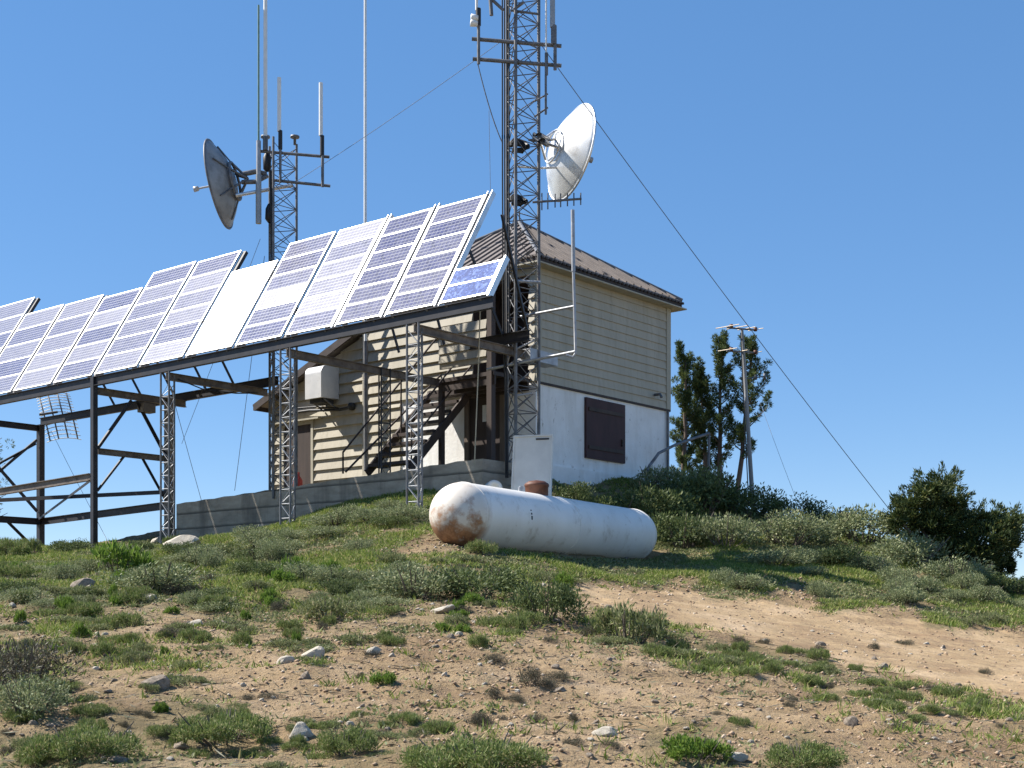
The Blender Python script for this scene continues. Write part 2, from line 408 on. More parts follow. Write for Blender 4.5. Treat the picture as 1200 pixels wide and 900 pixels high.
cp(400, 33, 3.15); cp(330, 33, 3.0); cp(500, 30, 3.15); cp(600, 33, 3.2); cp(640, 38, 3.2)
cp(300, 40, 1.2); cp(640, 46, 2.2); cp(950, 46, .4); cp(0, 46, -.4); cp(1250, 46, -2); cp(-300, 46, -1)
CT = np.array(ctrl)
def phi(r): return np.where(r > 1e-9, r * r * np.log(r + 1e-12), 0)
def _fit():
    n = len(CT); d = np.hypot(CT[:, None, 0] - CT[None, :, 0], CT[:, None, 1] - CT[None, :, 1])
    A = phi(d) + np.eye(n) * .9
    Q = np.c_[np.ones(n), CT[:, :2]]
    S = np.block([[A, Q], [Q.T, np.zeros((3, 3))]])
    return np.linalg.solve(S, np.r_[CT[:, 2], 0, 0, 0])
W = _fit()
def _tps(x, y):
    out = np.empty(len(x)); n = len(CT)
    for i in range(0, len(x), 20000):
        a = x[i:i + 20000]; b = y[i:i + 20000]
        d = np.hypot(a[:, None] - CT[None, :, 0], b[:, None] - CT[None, :, 1])
        out[i:i + 20000] = phi(d) @ W[:n] + W[n] + W[n + 1] * a + W[n + 2] * b
    return out
PT = rng.random((256, 256))
def vnoise(x, y, f, seed=0):
    x = x * f + seed * 17.3 + 500; y = y * f + seed * 31.7 + 500
    xi = np.floor(x).astype(int); yi = np.floor(y).astype(int); fx = x - xi; fy = y - yi
    fx = fx * fx * (3 - 2 * fx); fy = fy * fy * (3 - 2 * fy)
    g = lambda i, j: PT[i % 256, j % 256]
    return (g(xi, yi) * (1 - fx) + g(xi + 1, yi) * fx) * (1 - fy) + (g(xi, yi + 1) * (1 - fx) + g(xi + 1, yi + 1) * fx) * fy
def fbm(x, y, f, o=4, seed=0):
    s = 0; a = .5; t = 0
    for k in range(o): s = s + a * vnoise(x, y, f * 2 ** k, seed + k); t += a; a *= .5
    return s / t
def project(x, y, z):
    yy = np.maximum(y, .5)
    return 600 + F * x / yy, HY - F * z / yy
COV = np.array([(0,650,.85),(150,660,.9),(300,640,.9),(450,620,.95),(380,600,.9),(540,600,.9),(300,690,.8),(100,700,.7),(450,680,.8),(550,665,.6),(500,655,.35),(600,672,.9),(750,668,.95),(900,670,.95),(1050,690,.95),(1190,715,.95),(800,640,.95),(950,630,.95),(1100,650,.95),(680,672,.85),(980,700,.9),(1100,722,.9),(840,684,.8),
 (50,750,.5),(200,755,.36),(350,745,.42),(480,725,.45),(560,740,.38),(650,755,.25),(720,728,.6),(770,745,.5),(300,800,.2),(150,790,.38),(450,790,.18),(600,800,.1),(700,790,.12),(50,840,.4),(100,870,.7),(230,850,.66),(320,870,.4),(420,862,.55),(560,830,.28),(560,880,.6),(700,850,.28),(800,865,.55),(940,885,.6),(880,862,.4),(1050,880,.18),(1150,870,.1),(20,890,.6),(260,890,.5),(620,850,.22),
 (680,694,.02),(720,702,0),(800,705,0),(1000,737,0),(1190,768,0),(900,730,0),(1100,785,.0),(1190,800,.03),(1000,760,.05),(850,728,.03),(1100,755,0),(1195,752,0),(930,712,.05),(1060,728,.04),
 (820,760,.6),(870,770,.66),(950,787,.62),(1050,815,.55),(1130,830,.5),(1190,840,.45),(1000,803,.5),
 (750,785,.12),(900,815,.06),(1000,850,.06),(700,822,.12),(830,820,.08),(1120,860,.06),(400,820,.16),(520,770,.2)])
def cover(px, py):
    px = np.clip(px, -150, 1350); py = np.clip(py, 560, 1000)
    d2 = ((px[:, None] - COV[None, :, 0]) / 1.6) ** 2 + (py[:, None] - COV[None, :, 1]) ** 2 + 25
    w = d2 ** -2.0
    return (w @ COV[:, 2]) / w.sum(1)
def coverc(px, py):
    return np.concatenate([cover(px[i:i + 20000], py[i:i + 20000]) for i in range(0, len(px), 20000)]) if len(px) else px
def ROADC(px, py):
    top = np.interp(px, [640, 680, 800, 1000, 1200, 1400], [690, 684, 690, 714, 742, 765])
    bot = np.interp(px, [640, 680, 720, 860, 1000, 1200, 1400], [690, 700, 722, 752, 786, 826, 860])
    return np.minimum(py - top, bot - py)
def height(x, y, detail=True):
    x = np.asarray(x, float); y = np.asarray(y, float)
    cx = np.clip(x, -22, 22); cy = np.clip(y, -8, 46)
    z = _tps(cx, cy)
    d = np.hypot(x - cx, y - cy)
    z = z - .22 * d - .0016 * np.minimum(d, 130) ** 2
    z = np.maximum(z, -62 + 4 * fbm(x, y, .01, 3))
    if detail:
        near = np.clip(1 - d / 8, 0, 1)
        px, py = project(x, y, z)
        road = np.clip(ROADC(px, py) / 14, 0, 1)
        z = z + near * (1 - .8 * road) * ((fbm(x, y, .55, 3, 3) - .5) * .20 + (fbm(x, y, 2.2, 4, 9) - .5) * .11 + (fbm(x, y, 9, 3, 5) - .5) * .055) + near * road * ((fbm(x, y, 6, 3, 5) - .5) * .03 - .05 * np.exp(-((ROADC(px, py) - 12) / 3.2) ** 2) * np.clip(fbm(x, y, .6, 3, 8) * 2 - .4, 0, 1))
    return z
def gz(x, y): return float(height(np.array([x]), np.array([y]))[0])
def ghit(px, py, y0=6., y1=40.):
    """first ground point along the sight line of a photo pixel"""
    Y = np.linspace(y0, y1, 1400); x = (px - 600) / F * Y
    h = height(x, Y); r = (HY - py) / F * Y
    k = np.where(h >= r)[0]
    i = k[0] if len(k) else int(np.argmin(np.abs(h - r)))
    return Vector((x[i], Y[i], h[i]))

def axis_steps(segs):
    out = [segs[0][0]]
    for a, b, s in segs:
        n = max(1, int(round((b - a) / s))); out += [a + (b - a) * (i + 1) / n for i in range(n)]
    return np.array(out)
def geom(a, b, s0, g):
    out = [a]; s = s0; sg = 1 if b > a else -1
    while (b - out[-1]) * sg > s: out.append(out[-1] + sg * s); s *= g
    out.append(b); return out
xs = np.array(sorted(set(np.round(np.r_[geom(-9.5, -1500, .12, 1.22)[1:], axis_steps([(-9.5, 9.5, .055)]), geom(9.5, 1500, .12, 1.22)[1:]], 4))))
ys = np.array(sorted(set(np.round(np.r_[geom(6, -1500, .15, 1.3)[1:], axis_steps([(6, 13, .04), (13, 27, .06), (27, 34, .11)]), geom(34, 3000, .2, 1.2)[1:]], 4))))
XX, YY = np.meshgrid(xs, ys); X1 = XX.ravel(); Y1 = YY.ravel()
Z1 = height(X1, Y1)
PX, PY = project(X1, Y1, Z1)
CV = coverc(PX, PY)
CV = np.where((Y1 < 5) | (np.abs(X1) > .5 * np.maximum(Y1, 1)), .55, CV)
nx, ny = len(xs), len(ys)
def grid_mesh(name, verts, faces, cov, mats):
    me = bpy.data.meshes.new(name); me.vertices.add(len(verts)); me.vertices.foreach_set('co', verts.ravel())
    me.loops.add(faces.size); me.loops.foreach_set('vertex_index', faces.ravel().astype(np.int32))
    k = faces.shape[1]
    me.polygons.add(len(faces)); me.polygons.foreach_set('loop_start', np.arange(0, faces.size, k, dtype=np.int32))
    me.update(calc_edges=True)
    if cov is not None:
        at = me.attributes.new('cover', 'FLOAT', 'POINT'); at.data.foreach_set('value', cov.astype(np.float32))
    me.materials.append(mats); return me
ii = (np.arange(ny - 1)[:, None] * nx + np.arange(nx - 1)[None, :]).ravel()
quads = np.c_[ii, ii + 1, ii + nx + 1, ii + nx]
me = grid_mesh('ground', np.c_[X1, Y1, Z1], quads, CV, M['soil'])
me.polygons.foreach_set('use_smooth', np.ones(len(quads), bool))
tag(link('ground', me), kind='structure')
# the vehicle track: its own sheet a few millimetres above the ground
rd = ROADC(PX, PY) + (fbm(X1, Y1, 2.6, 5, 21) - .5) * 24
rd = np.where((Y1 > 9) & (Y1 < 26) & (X1 > .3) & (X1 < 16), rd, -99)
keep = (rd[quads].min(1) > 3)
q = quads[keep]; used, inv = np.unique(q, return_inverse=True)
me = grid_mesh('dirt_track', np.c_[X1, Y1, Z1 + .005][used], inv.reshape(q.shape), CV[used], M['track'])
me.polygons.foreach_set('use_smooth', np.ones(len(q), bool))
tag(link('dirt_track', me), kind='structure')

# ------------------------------------------------------------------ foliage
def leaves(pos, d, L, Wd, mid=.45, curl=.0):
    """one kite-shaped leaf per row: base, side, tip, side"""
    n = len(pos); d = d / np.linalg.norm(d, axis=1, keepdims=True)
    r = rng.normal(size=(n, 3)); s = np.cross(d, r); s /= np.linalg.norm(s, axis=1, keepdims=True) + 1e-9
    L = np.broadcast_to(np.asarray(L), (n,))[:, None]; Wd = np.broadcast_to(np.asarray(Wd), (n,))[:, None]
    m = pos + d * L * mid
    tip = pos + d * L; tip[:, 2] -= (curl * L[:, 0])
    return np.stack([pos, m + s * Wd * .5, tip, m - s * Wd * .5], 1).reshape(-1, 3)
def leaf_mesh(name, verts, mat):
    f = np.arange(len(verts)).reshape(-1, 4)
    return grid_mesh(name, verts, f, None, mat)
def unit(n):
    v = rng.normal(size=(n, 3)); return v / np.linalg.norm(v, axis=1, keepdims=True)
def shrub_verts(R, H, n, ll, lw, lumps, spread=.35, upb=.5):
    """leafy clumps over a low dome; radius 1 units already scaled"""
    out = []
    for k in range(lumps):
        a = rng.random() * 6.283; r = math.sqrt(rng.random()) * .82
        hz = (1 - r * r) ** .5 * rng.uniform(.5, 1.0)
        c = np.array([math.cos(a) * r * R, math.sin(a) * r * R, hz * H * .78])
        m = n // lumps; u = unit(m); rad = (rng.random(m) ** .45)[:, None]
        cr = np.array([R * spread, R * spread, H * spread * .95]) * rng.uniform(.7, 1.25)
        p = c + u * rad * cr
        p[:, 2] = np.abs(p[:, 2])
        dirv = u * .7 + rng.normal(size=(m, 3)) * .5; dirv[:, 2] += upb
        out.append(leaves(p, dirv, ll * rng.uniform(.6, 1.3, m), lw * rng.uniform(.7, 1.3, m)))
    return np.concatenate(out)
def shrub_stems(R, H, k=14):
    mb = MB()
    for i in range(k):
        a = random.random() * 6.283; r = random.uniform(.3, .85)
        p0 = Vector((math.cos(a) * .1 * R, math.sin(a) * .1 * R, -.06)); p2 = Vector((math.cos(a) * r * R, math.sin(a) * r * R, H * random.uniform(.55, 1.0)))
        p1 = (p0 + p2) / 2 + Vector((0, 0, -.08 * H))
        mb.tube([p0, p1, p2], [.014, .009, .004], 4, False)
    return mb
# prototypes: (mesh of leaves, mesh of stems, radius, height)
PROTO = {}
def proto(kind, mat, R, H, n, ll, lw, lumps, var=3, **kw):
    L = []
    for i in range(var):
        lm = leaf_mesh('foliage', shrub_verts(R, H, n, ll, lw, lumps, **kw), mat)
        so = shrub_stems(R, H); sm = bpy.data.meshes.new('stems'); sm.from_pydata(so.v, [], so.f); sm.materials.append(M['stem'])
        L.append((lm, sm))
    PROTO[kind] = (L, R, H)
proto('sage', M['sage'], .5, .42, 3600, .045, .016, 24)
proto('darkleaf', M['sagedark'], .5, .42, 3600, .045, .018, 22)
proto('dry', M['dry'], .5, .45, 3200, .06, .010, 20, var=2)
proto('herb', M['cover'], .5, .22, 2200, .05, .014, 22, spread=.22)
proto('forb', M['forb'], .5, .34, 900, .12, .032, 14, spread=.28, upb=.8)
proto('tuft', M['shrublet'], .5, .30, 3200, .075, .011, 26, spread=.22, upb=.75)
proto('bush', M['shrublet'], .5, .24, 9000, .032, .009, 40, var=2, spread=.2, upb=.6)
proto('leafy', M['forb'], .5, .26, 3000, .05, .022, 26, var=2, spread=.22, upb=.5)
NAMES = {'bush': 'low_shrub', 'leafy': 'broadleaf_plant', 'sage': 'sagebrush', 'darkleaf': 'leafy_shrub', 'dry': 'dry_shrub', 'herb': 'low_herb', 'forb': 'broadleaf_plant', 'tuft': 'grass_tuft'}
CATS = {'bush': 'shrub', 'leafy': 'plant', 'sage': 'shrub', 'darkleaf': 'shrub', 'dry': 'shrub', 'herb': 'plant', 'forb': 'plant', 'tuft': 'grass tuft'}
def place_plant(kind, loc, wid, hgt, label, group=None):
    L, R, H = PROTO[kind]; lm, sm = random.choice(L)
    t = thing(NAMES[kind], label, CATS[kind], loc, group)
    t.rotation_euler = (0, 0, random.random() * 6.283)
    t.scale = (wid / (2 * R), wid / (2 * R), hgt / H)
    link('foliage', lm, t); link('stems', sm, t)
    return t
def plant_px(kind, px, py, wpx, hpx, label, group=None, Y=None):
    g = ghit(px, py) if Y is None else Vector(((px - 600) / F * Y, Y, 0))
    g.z = gz(g.x, g.y) - .02
    return place_plant(kind, g, wpx / F * g.y, hpx / F * g.y, label, group)

# ---- shrubs that can be told apart
for a in [
 ('dry', 22, 818, 140, 66, 'big dry brown twiggy shrub, the largest plant on the lower dirt slope'),
 ('sage', 34, 838, 110, 44, 'grey-green shrub growing just in front of the big dry twiggy shrub'),
 ('forb', 140, 672, 74, 34, 'bright green broad-leaved clump on the crest below the rack posts'),
 ('sage', 185, 692, 120, 34, 'wide grey-green shrub just below the bright broad-leaved crest clump'),
 ('sage', 485, 700, 120, 36, 'grey-green shrub at the near end of the low dark row below the tank end'),
 ('darkleaf', 560, 702, 125, 42, 'dark green shrub in the middle of the low row in front of the tank'),
 ('darkleaf', 640, 726, 88, 52, 'rounded dark shrub beside the upper end of the dirt track'),
 ('herb', 735, 752, 110, 46, 'pale green low herb spreading on the bank at the start of the track'),
 ('bush', 560, 903, 185, 48, 'broad low green shrubby tuft, nearest and widest at the foot of the slope'),
 ('dry', 622, 803, 34, 24, 'small dark round twiggy tuft alone on bare dirt'),
 ('leafy', 448, 802, 36, 18, 'small vivid green plant alone on bare dirt below the tank'),
 ('leafy', 188, 835, 20, 18, 'tiny yellow-green sprig just below the dark boulder'),
 ('bush', 405, 883, 84, 36, 'rounded green tuft beside the pale tilted foreground stone'),
 ('bush', 262, 868, 130, 40, 'long green tuft at the lower slope above the small flat stone'),
 ('bush', 100, 888, 150, 44, 'broad green tuft at the foot of the slope below the dry shrub'),
 ('leafy', 815, 888, 88, 32, 'leafy light green plant beside a pale flat stone at the slope foot'),
 ('bush', 940, 900, 110, 36, 'green tuft at the slope foot nearest the open dirt'),
 ('forb', 660, 690, 26, 20, 'small bright plant under the middle of the white tank'),
 ('forb', 345, 678, 36, 26, 'bright green sprig standing up between grey crest shrubs'),
 ('herb', 385, 722, 90, 24, 'flat grey-green herb mat in the middle of the slope'),
]: plant_px(*a)
# ---- sagebrush thicket to the right of the building, named by what it stands by
for a in [
 ('darkleaf', 672, 574, 60, 30, 27.2, 'dark leafy shrub against the white wall under the brown shutter'),
 ('darkleaf', 720, 590, 90, 40, 27.4, 'dark leafy shrub behind the middle of the white tank'),
 ('darkleaf', 765, 606, 110, 47, 28.2, 'dense dark shrub behind the far end of the white tank'),
 ('sage', 775, 586, 80, 37, 30.2, 'grey-green shrub at the far corner of the white wall'),
 ('darkleaf', 800, 640, 90, 45, 26.4, 'dark shadowed shrub touching the far end of the tank'),
 ('darkleaf', 825, 615, 110, 52, 29.5, 'large dark shrub in front of the pine trunks'),
 ('sage', 822, 588, 70, 37, 31.5, 'pale-topped shrub at the foot of the thin pines'),
 ('darkleaf', 872, 628, 100, 38, 30, 'dark shrub at the foot of the antenna pole'),
 ('sage', 850, 655, 90, 39, 26, 'grey-green shrub in front of the dark thicket, below the antenna pole'),
 ('darkleaf', 925, 618, 90, 31, 30.5, 'dark shrub on the skyline just beyond the antenna pole'),
 ('sage', 925, 655, 120, 38, 26.5, 'wide grey-green shrub half way between antenna pole and juniper'),
 ('darkleaf', 985, 622, 80, 29, 30.5, 'dark shrub on the skyline where the guy wire comes down'),
 ('sage', 1010, 650, 120, 42, 27.5, 'largest pale grey-green shrub, left next to the juniper'),
 ('sage', 1065, 668, 110, 39, 25.8, 'pale grey-green shrub in front of the juniper'),
 ('darkleaf', 985, 668, 80, 24, 24.6, 'small dark green shrub in front of the largest pale shrub'),
 ('sage', 1120, 684, 100, 28, 24.6, 'grey-green shrub under the dark juniper branches'),
 ('darkleaf', 1150, 700, 80, 24, 24.2, 'dark green shrub below the juniper at the edge of the slope'),
 ('darkleaf', 1188, 708, 80, 27, 24.6, 'outermost dark shrub past the juniper where the slope falls away'),
 ('sage', 905, 676, 90, 20, 23.8, 'low grey-green shrub on the grass above the track'),
]: plant_px(a[0], a[1], a[2], a[3], a[4], a[6], None, a[5])
# ---- look-alike shrubs of the crest and the slope
def scatter(kind, n, box, wr, hr, label, group, minc=.4):
    k = 0; tries = 0
    while k < n and tries < n * 30:
        tries += 1
        px = random.uniform(box[0], box[2]); py = random.uniform(box[1], box[3])
        if float(cover(np.array([px]), np.array([py]))[0]) < minc: continue
        g = ghit(px, py, 6, 29)
        if abs((HY - g.z * F / g.y) - py) > 6: continue
        # clear of the tank, wall and rack feet
        if -1.6 < g.x < 3.3 and 19.8 < g.y < 26.6 and px > 490: continue
        if g.y > 24.2 and 205 < px < 620: continue
        w = random.uniform(*wr); h = random.uniform(*hr)
        g.z -= .03
        place_plant(kind, g, w / F * g.y, h / F * g.y, label, group); k += 1
scatter('sage', 40, (0, 596, 520, 720), (34, 76), (12, 24), 'low grey-green sagebrush on the grassy crest below rack and concrete wall', 'sagebrush on the crest')
scatter('darkleaf', 18, (0, 606, 520, 700), (32, 64), (12, 22), 'low dark green shrub on the grassy crest below rack and concrete wall', 'dark shrubs on the crest')
scatter('sage', 22, (800, 660, 1200, 716), (30, 70), (12, 22), 'low grey-green sagebrush on the grassy strip above the dirt track', 'sagebrush above the track')
scatter('tuft', 90, (0, 640, 720, 900), (22, 54), (10, 22), 'small green grass tuft on the dirt slope below the crest', 'grass tufts on the slope', .3)
scatter('herb', 80, (0, 650, 720, 900), (28, 70), (8, 18), 'small grey-green herb mat on the dirt slope below the crest', 'herb mats on the slope', .3)
scatter('forb', 26, (0, 650, 560, 780), (14, 34), (9, 20), 'small bright broad-leaved plant on the upper slope', 'bright plants on the slope', .35)
scatter('tuft', 46, (760, 742, 1200, 850), (20, 46), (9, 18), 'small grass tuft in the green strip below the dirt track', 'grass tufts below the track', .36)
scatter('herb', 24, (700, 725, 1200, 850), (24, 56), (7, 14), 'small herb mat in the green strip below the dirt track', 'herb mats below the track', .36)

scatter('dry', 46, (0, 660, 720, 895), (14, 38), (8, 18), 'small dead brown tuft on the dirt slope below the crest', 'dead tufts on the slope', .12)
scatter('dry', 18, (740, 745, 1200, 890), (12, 30), (7, 14), 'small dead brown tuft on the dirt below the track', 'dead tufts below the track', .04)
# ---- grass and ground cover nobody could count
def sample_ground(n, ymin=6.2, ymax=31):
    y = np.sqrt(rng.random(n) * (ymax ** 2 - ymin ** 2) + ymin ** 2); x = (rng.random(n) - .5) * .86 * y
    z = height(x, y); px, py = project(x, y, z)
    return x, y, z, px, py
x, y, z, px, py = sample_ground(150000)
c = coverc(px, py); pn = fbm(x, y, 1.1, 4, 40)
onroad = ROADC(px, py) + (fbm(x, y, 2.6, 5, 21) - .5) * 24 > 5 + rng.normal(size=len(x)) * 3
hidden = (x > -1.2) & (x < 3.0) & (y > 20.3) & (y < 26) & (np.abs((x + .77) * .85 - (y - 20.6) * .52) < .45)
acc = (pn < .30 + .42 * c) & (rng.random(len(x)) < np.clip(c * 1.15, 0, 1) ** 1.3 * np.clip(.42 + (y / 24) ** 1.2, .42, 1)) & ~onroad & ~hidden
acc = acc | ((rng.random(len(x)) < .035) & ~onroad & ~hidden)
x, y, z = x[acc], y[acc], z[acc]; k = len(x)
kind = fbm(x, y, .7, 3, 60) + rng.normal(size=k) * .06
def tufts(x, y, z, per, L, Wd, up, jit, curl=.1):
    n = len(x); P0 = np.repeat(np.c_[x, y, z - .012], per, 0); m = len(P0)
    P0 = P0 + np.c_[rng.normal(size=(m, 2)) * jit, np.zeros(m)]
    d = np.c_[rng.normal(size=(m, 2)), np.full(m, up)]
    far = .75 + P0[:, 1] / 28
    return leaves(P0, d, L * rng.uniform(.5, 1.35, m), Wd * far * rng.uniform(.7, 1.3, m), .4, curl)
g1 = kind < .5
gv = tufts(x[g1], y[g1], z[g1], 9, .085, .009, 1.5, .035)
tag(link('grass', leaf_mesh('grass', gv, M['grass'])), 'short green grass covering the crest and patches of the slope', 'grass', kind='stuff')
g2 = ~g1
cvv = tufts(x[g2], y[g2], z[g2], 11, .045, .016, .8, .045, 0)
tag(link('ground_cover', leaf_mesh('ground_cover', cvv, M['cover'])), 'low grey-green herbs covering the crest between grass', 'ground cover', kind='stuff')
print('grass leaves', len(gv) // 4, len(cvv) // 4)

# ------------------------------------------------------------------ stones
def rock_mesh(seed, flat=1.0):
    bm = bmesh.new(); bmesh.ops.create_icosphere(bm, subdivisions=3, radius=.5)
    rr = random.Random(seed)
    cuts = [(Vector((rr.gauss(0, 1), rr.gauss(0, 1), rr.gauss(0, 1))).normalized(), rr.uniform(.29, .44)) for _ in range(13)]
    for v in bm.verts:
        for n, d in cuts:
            e = v.co.dot(n) - d
            if e > 0: v.co -= n * e * .92
        v.co += Vector((rr.gauss(0, 1), rr.gauss(0, 1), rr.gauss(0, 1))) * .006
    me = bpy.data.meshes.new('rock'); bm.to_mesh(me); bm.free(); return me
RP = [rock_mesh(i) for i in range(7)]; RD = [m.copy() for m in RP]
for m in RP: m.materials.append(M['rockpale'])
for m in RD: m.materials.append(M['rockdark'])
def put_rock(px, py, w, h, dark, label, group=None, Y=None):
    g = ghit(px, py) if Y is None else Vector(((px - 600) / F * Y, Y, gz((px - 600) / F * Y, Y)))
    o = link('rock', random.choice(RD if dark else RP))
    if not group: w *= .82; h *= .8
    wm = w / F * g.y; hm = h / F * g.y
    o.location = (g.x, g.y, g.z + hm * .06); o.scale = (wm * 1.15, wm * random.uniform(.75, 1.15), hm * 1.4)
    o.rotation_euler = (random.uniform(-.2, .2), random.uniform(-.2, .2), random.uniform(-.5, .5))
    return tag(o, label, 'rock', group)
for a in [
 (182, 806, 40, 27, 1, 'dark rounded boulder on the dirt above the yellow-green sprig'),
 (230, 733, 24, 13, 0, 'small pale stone, upper of two beside each other on the mid slope'),
 (236, 747, 34, 16, 0, 'pale wedge-shaped stone just under the small pale one on the mid slope'),
 (353, 862, 36, 26, 0, 'pale tilted slab on the lower slope beside a green tuft'),
 (313, 855, 19, 13, 0, 'small whitish stone close to the pale tilted slab'),
 (368, 768, 34, 18, 0, 'grey-green stone among twigs in the middle of the slope'),
 (336, 777, 26, 14, 0, 'tan stone next to the grey-green mid-slope stone'),
 (358, 796, 17, 15, 1, 'small brown squarish stone below the tan mid-slope stone'),
 (216, 640, 56, 20, 0, 'long pale slab lying at the foot of the concrete wall end'),
 (184, 636, 22, 14, 0, 'small pale block leaning by the lattice rack leg'),
 (98, 688, 34, 18, 1, 'reddish stone on the crest below the tall rack posts'),
 (176, 704, 24, 14, 0, 'pinkish stone in front of the wide grey-green crest shrub'),
 (12, 692, 36, 10, 1, 'long dark stone at the far end of the crest'),
 (710, 860, 40, 14, 0, 'pale flat stone at the slope foot near light green leaves'),
 (656, 810, 22, 10, 1, 'grey stone alone on the bare dirt below the dark shrub'),
 (1034, 784, 17, 13, 1, 'dark stone on the lower edge of the dirt track'),
 (998, 848, 20, 16, 1, 'brown angular stone on open dirt below the grass strip'),
 (1030, 826, 24, 12, 0, 'pale stone lying within the grass strip below the track'),
 (962, 757, 16, 9, 1, 'small dark stone in the middle of the dirt track'),
 (862, 888, 34, 12, 0, 'pale flat stone at the slope foot beside the nearest open dirt'),
 (140, 893, 34, 12, 1, 'low brown stone at the very foot of the slope'),
 (212, 876, 22, 12, 1, 'small flat stone below the long green tuft'),
 (438, 766, 20, 12, 0, 'white stone in sparse grass in the middle of the slope'),
 (262, 734, 20, 12, 1, 'brown stone just uphill of the pale wedge-shaped stone'),
 (520, 716, 40, 10, 0, 'flat tan slab below the dark shrub row'),
]: put_rock(*a)
def rocks(n, box, label, group, dark, sz):
    for i in range(n):
        px = random.uniform(box[0], box[2]); py = random.uniform(box[1], box[3]); w = random.uniform(*sz)
        put_rock(px, py, w, w * random.uniform(.4, .75), dark, label, group)
rocks(70, (0, 655, 700, 898), 'small pale stone scattered on the slope below the crest', 'pale stones on the slope', 0, (4, 10))
rocks(60, (0, 680, 720, 898), 'small brown stone scattered on the slope below the crest', 'brown stones on the slope', 1, (4, 11))
rocks(60, (720, 750, 1198, 898), 'small stone scattered on the open dirt below the track', 'stones below the track', 1, (4, 9))
rocks(34, (760, 740, 1198, 898), 'small pale stone on the dirt beside the grass strip below the track', 'pale stones below the track', 0, (3, 8))
# gravel
x, y, z, px, py = sample_ground(90000, 6.2, 24)
road = ROADC(px, py)
acc = (rng.random(len(x)) < np.where(road > 0, .22, .9) * np.clip(1.1 - coverc(px, py) * .8, .2, 1) * np.clip(.25 + fbm(x, y, .9, 3, 77) * 1.1, 0, 1)) & (y < 22)
x, y, z = x[acc], y[acc], z[acc]; n = len(x)
oct_ = np.array([(1, 0, 0), (0, 1, 0), (-1, 0, 0), (0, -1, 0), (0, 0, 1), (0, 0, -1)], float)
of = np.array([(0, 1, 4), (1, 2, 4), (2, 3, 4), (3, 0, 4), (1, 0, 5), (2, 1, 5), (3, 2, 5), (0, 3, 5)])
size = (.006 + .018 * rng.random(n) ** 5.0) * (.6 + y / 22)
pv = oct_[None] * rng.uniform(.6, 1.3, (n, 6, 1)) * np.array([1, 1, .6]) * size[:, None, None]
an = rng.random(n) * 6.28; ca, sa = np.cos(an)[:, None], np.sin(an)[:, None]
pv = np.stack([pv[..., 0] * ca - pv[..., 1] * sa, pv[..., 0] * sa + pv[..., 1] * ca, pv[..., 2]], -1)
pv = pv + np.c_[x, y, z + size * .25][:, None, :]
fc = (np.arange(n)[:, None, None] * 6 + of[None]).reshape(-1, 3)
tag(link('gravel', grid_mesh('gravel', pv.reshape(-1, 3), fc, None, M['pebble'])), 'loose gravel and clods over the bare dirt slope', 'gravel', kind='stuff')
print('gravel', n)
x, y, z, px, py = sample_ground(26000, 6.2, 24)
kp = (ROADC(px, py) < 0) & (fbm(x, y, 1.6, 3, 90) > .40); x, y, z = x[kp], y[kp], z[kp]; n = len(x)
tw = leaves(np.c_[x, y, z + .008], np.c_[rng.normal(size=(n, 2)), rng.normal(size=n) * .15], rng.uniform(.03, .16, n), .009, .5)
tag(link('dead_twigs', leaf_mesh('dead_twigs', tw, M['dry'])), 'dead twigs and dry litter strewn over the bare dirt', 'litter', kind='stuff')

# ------------------------------------------------------------------ the building
BW = 5.1; ZB = 5.05; ZT = 7.62; ZG = 2.7
B = thing('hilltop_building', 'two-storey cream-sided building with hipped roof, white lower walls and side wing', 'building', FL(0, 0, 3.1))
def siding(mb, O, a, n, L, z0, z1, pitch, dep, s0=lambda z: 0., s1=None, holes=()):
    s1 = s1 or (lambda z: L); z = z0
    while z < z1 - .01:
        zt = min(z + pitch, z1)
        spans = [(s0(z), s1(z), s0(zt), s1(zt))]
        for h0, h1, hz0, hz1 in holes:
            if zt > hz0 + .02 and z < hz1 - .02:
                nxt = []
                for A0, A1, B0, B1 in spans:
                    if h0 > A0 and h1 < A1: nxt += [(A0, h0, B0, h0), (h1, A1, h1, B1)]
                    else: nxt.append((A0, A1, B0, B1))
                spans = nxt
        for A0, A1, B0, B1 in spans:
            if A1 - A0 < .02 or B1 - B0 < .005: 
                if A1 - A0 < .05: continue
            b0 = O + a * A0 + Z * z; b1 = O + a * A1 + Z * z; t0 = O + a * B0 + Z * zt; t1 = O + a * B1 + Z * zt
            mb.add([b0, b1, b1 + n * dep, b0 + n * dep, t0, t1, t1 + n * .004, t0 + n * .004],
                   [(3, 2, 1, 0), (4, 5, 6, 7), (0, 1, 5, 4), (1, 2, 6, 5), (2, 3, 7, 6), (3, 0, 4, 7)])
        z = zt
RN = -V       # outward normal of the right-hand face
LN = -U       # outward normal of the front face
def bbox(mb, t0, t1, d0, d1, z0, z1):     # box in building coordinates
    return mb.box(FL((t0 + t1) / 2, (d0 + d1) / 2, (z0 + z1) / 2), V * (abs(t1 - t0) / 2), U * (abs(d1 - d0) / 2), Z * ((z1 - z0) / 2))
mb = MB()
bbox(mb, 0, BW, 0, -BW, ZG, ZB); 
mb.build('masonry_wall', M['plaster'], B)
# rough render: a lighter plinth step
mb = MB(); bbox(mb, -.05, BW, .05, -BW - .02, ZG, 3.32); mb.build('plinth', M['plaster'], B)
